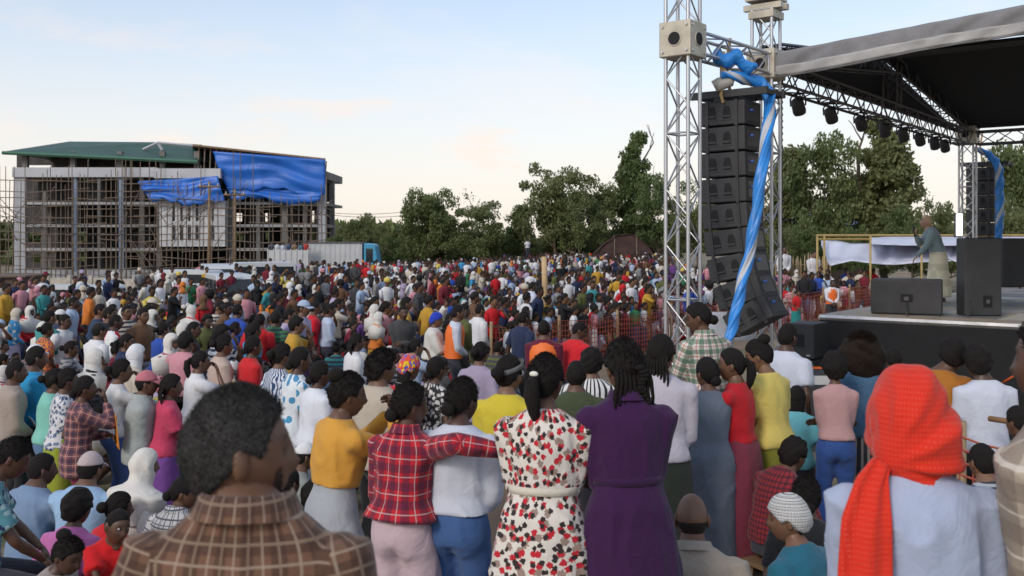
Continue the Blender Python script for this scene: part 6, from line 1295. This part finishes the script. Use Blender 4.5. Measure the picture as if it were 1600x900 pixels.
# everyone farther back: one mass of real figures
def far_parts(k, lo=0):
    s = pspec(k); J = skeleton(s); H = s['H']; sp = J['spine']; g = {r: G() for r in ('skin', 'top', 'bottom', 'hair', 'wear')}
    pts = [sp(q)[0] for q in (.47, .62, .74, .80, .84)]; w = 1.0 if s['sex'] == 'm' else .93
    g['top'].tube(pts, [(.105*H*w, .075*H), (.092*H*w, .068*H), (.112*H*w, .075*H), (.112*H*w, .062*H), (.04*H, .04*H)], 7-lo, hint=(0, 1, 0))
    for sd in (1, -1):
        S, E, Wr = J['S', sd], J['E', sd], J['W', sd]; long_ = s['top'][0] == 'long'
        g['top'].tube([S, lerp(S, E, .85 if not long_ else 1.0)]+([lerp(E, Wr, .9)] if long_ else []), [.036*H, .034*H]+([.026*H] if long_ else []), 4-lo)
        if not long_: g['skin'].tube([lerp(S, E, .7), E, Wr], [.024*H, .022*H, .018*H], 4-lo)
        g['skin'].ball(Wr+np.array([0, .02, -.02]), .03*H/1.6, 4, 3)
        if s['bottom'][0] == 'trousers' or s.get('sit'): g['bottom'].tube([J['hip', sd], J['K', sd], J['A', sd]], [.056*H, .042*H, .032*H], 4-lo, hint=(1, 0, 0))
    if s['bottom'][0] == 'skirt' and not s.get('sit'): g['bottom'].tube([sp(.6)[0], sp(.5)[0], np.array([0, 0, .08*H])], [(.08*H, .06*H), (.108*H, .08*H), (.14*H, .11*H)], 7, hint=(0, 1, 0))
    hs, hc, hR = J['hs'], J['hc'], J['hR']; D_, Q_ = sph(*((8, 7), (6, 5))[lo]); hv, _ = skull(D_, False); g['skin'].add((hv*hs)@hR.T+hc, Q_); g['skin'].tube([sp(.83)[0], hc-[0, 0, .05]], [.034*H, .032*H], 5, hint=(0, 1, 0))
    wk = s['wear'][0][0] if s['wear'] else None
    line = (lambda d: np.where(np.abs(np.arctan2(d[:, 0], d[:, 1])) < .9, .045, -.2)) if wk in ('scarf', 'shawl') else (lambda d: np.full(len(d), .03) if wk == 'cap' else hairline(d))
    nc = (9, 7, 6)[lo]; D_, Q_ = sph(nc, nc); V, _ = capmesh(nc, nc, .03 if wk else .016, line, 0, 60); g['wear' if wk else 'hair'].add((V*hs)@hR.T+hc, Q_)
    if wk in ('scarf', 'shawl'): g['wear'].tube([hc-[0, 0, .02], lerp(hc, sp(.8)[0], .7), sp(.79)[0]], [(.085*hs, .09*hs), (.085*hs, .085*hs), (.12*H, .085*H)], 7, hint=(0, 1, 0))
    if 'bun' in s['hair'] and not wk: g['hair'].ball(hc+hR@np.array([0, -.115, .04])*hs, .04*hs, 5, 4)
    if s['hair'] == 'afro': g['hair'].ball(hc+[0, -.02, .04], .125, 8, 6)
    return [(r, *q.arrays()) for r, q in g.items() if q.n]
def mid_parts(k):
    parts, _ = flat(k, 2); return [(role, *A) for nm, A, role, bn, tint in parts]
FP = {}
Vs, Qs, Ts, Cs = [], [], [], []; off = 0
for x, y, z, a, sc_, k, skin in rest:
    key = (k, int(y > 34))
    if key not in FP: FP[key] = far_parts(k, key[1])
    M = rz(a)*sc_; colr = dict(skin=skin, top=pick()[1], bottom=[(.03, .03, .04), (.05, .08, .16), (.12, .08, .06), pick()[1]][int(cr.integers(0, 4))], hair=(.014, .012, .011), wear=pick()[1] if k not in ('f4', 'q5') else (.60, .58, .54))
    for r, V, Q, T in FP[key]:
        Vs.append(V@M.T+[x, y, z]); Qs.append(Q+off); Ts.append(T+off); Cs.append(np.tile((*colr[r], 1), (len(V), 1))); off += len(V)
def crowd_mat():
    t = NT('crowd_cloth_skin_hair'); n = t.n('ShaderNodeAttribute'); n.attribute_name = 'tint'; t.col(t.mix(t.ramp(t.noise(t.obj(), 14, 3), .3, .7, 0, .3), n.outputs['Color'], (.5, .5, .5), 'MULTIPLY')); t.b.inputs['Roughness'].default_value = .8; t.b.inputs['Specular IOR Level'].default_value = .25; return t.m
o = ob('crowd', mesh('crowd', np.concatenate(Vs), np.concatenate(Qs), np.concatenate(Ts), True, None, np.concatenate(Cs)), crowd_mat()); o['kind'] = 'stuff'; o['label'] = 'dense mass of people filling the field behind the nearer crowd'
print('CROWD', len(keep), len(rest), sum(len(q) for q in Qs)*2+sum(len(q) for q in Ts))
# a few who stand out farther off
def far_person(px, yt, D, k, top, bottom, label, face, gz=None, wear=(.5, .1, .1), vestc=None, group=None, scale=None):
    p = W(px, yt, D); parts = P1M[k]; z0 = float(ground(D, p[0])) if gz is None else gz; hz = max(v.co.z for nm, me, r in parts if r in ('hair', 'skin', 'wear') for v in me.vertices); s_ = (p[2]-z0)/hz if scale is None else scale
    if scale: z0 = p[2]-hz*scale
    root = thing('person', label, 'person', (p[0], D, z0), -R(face), group); root.scale = (s_,)*3
    for nm, me, role in parts: o = ob(nm, me, None, root); o.color = (*{'skin': SKIN[len(label) % 5], 'top': top, 'bottom': bottom, 'wear': wear, 'hair': (0, 0, 0)}[role], 1)
    if vestc:
        d = vest(vestc)(skeleton(pspec(k)), PROTO[k]['H'], None); V, Q, T = d['g'].arrays(); ob('safety_vest', mesh('safety_vest', V, Q, T), d['mat'], root)
far_person(1244, 452, 29.5, 'f1', (.50, .015, .02), (.02, .22, .22), 'person in red jacket and teal skirt in front of the far mesh fence', 140, group='stewards at the far fence')
far_person(1299, 437, 31, 'm4', (.66, .66, .7), (.03, .03, .04), 'steward in orange vest and white sleeves at the far mesh fence', 170, vestc=(.75, .17, .03), group='stewards at the far fence')
far_person(828, 440, 26, 'm1', (.55, .58, .70), (.03, .03, .05), 'person in pale blue shirt standing beside the timber post', 70)
far_person(824, 373, 86, 'm1', (.62, .62, .66), (.04, .04, .06), 'person in white shirt raised above the back row', 150, scale=1.0)
for j, (px_, c) in enumerate(((424, (.10, .10, .12)), (433, (.66, .66, .68)), (442, (.62, .64, .7)), (451, (.08, .12, .2)), (460, (.3, .2, .12)), (470, (.10, .2, .3)), (478, (.5, .06, .05)))):
    far_person(px_, 376+(j % 3), 73, ('m1', 'm4', 'm2', 'm5')[j % 4], c, (.04, .04, .05), 'person in %s shirt riding on the open truck' % ('dark grey', 'white', 'pale grey', 'dark blue', 'brown', 'teal', 'red')[j], 120, gz=tk[4]+1.05, scale=.98, group='people on the open truck')
for j, (px_, q, c) in enumerate(((1223, 384, (.66, .66, .68)), (1270, 392, (.62, .62, .66)))): far_person(px_, q, 45.5, 'm4', c, (.05, .05, .06), 'person in white shirt %s the paling fence' % ('perched at the left end of', 'at the right end of')[j], 160)
run_jobs()
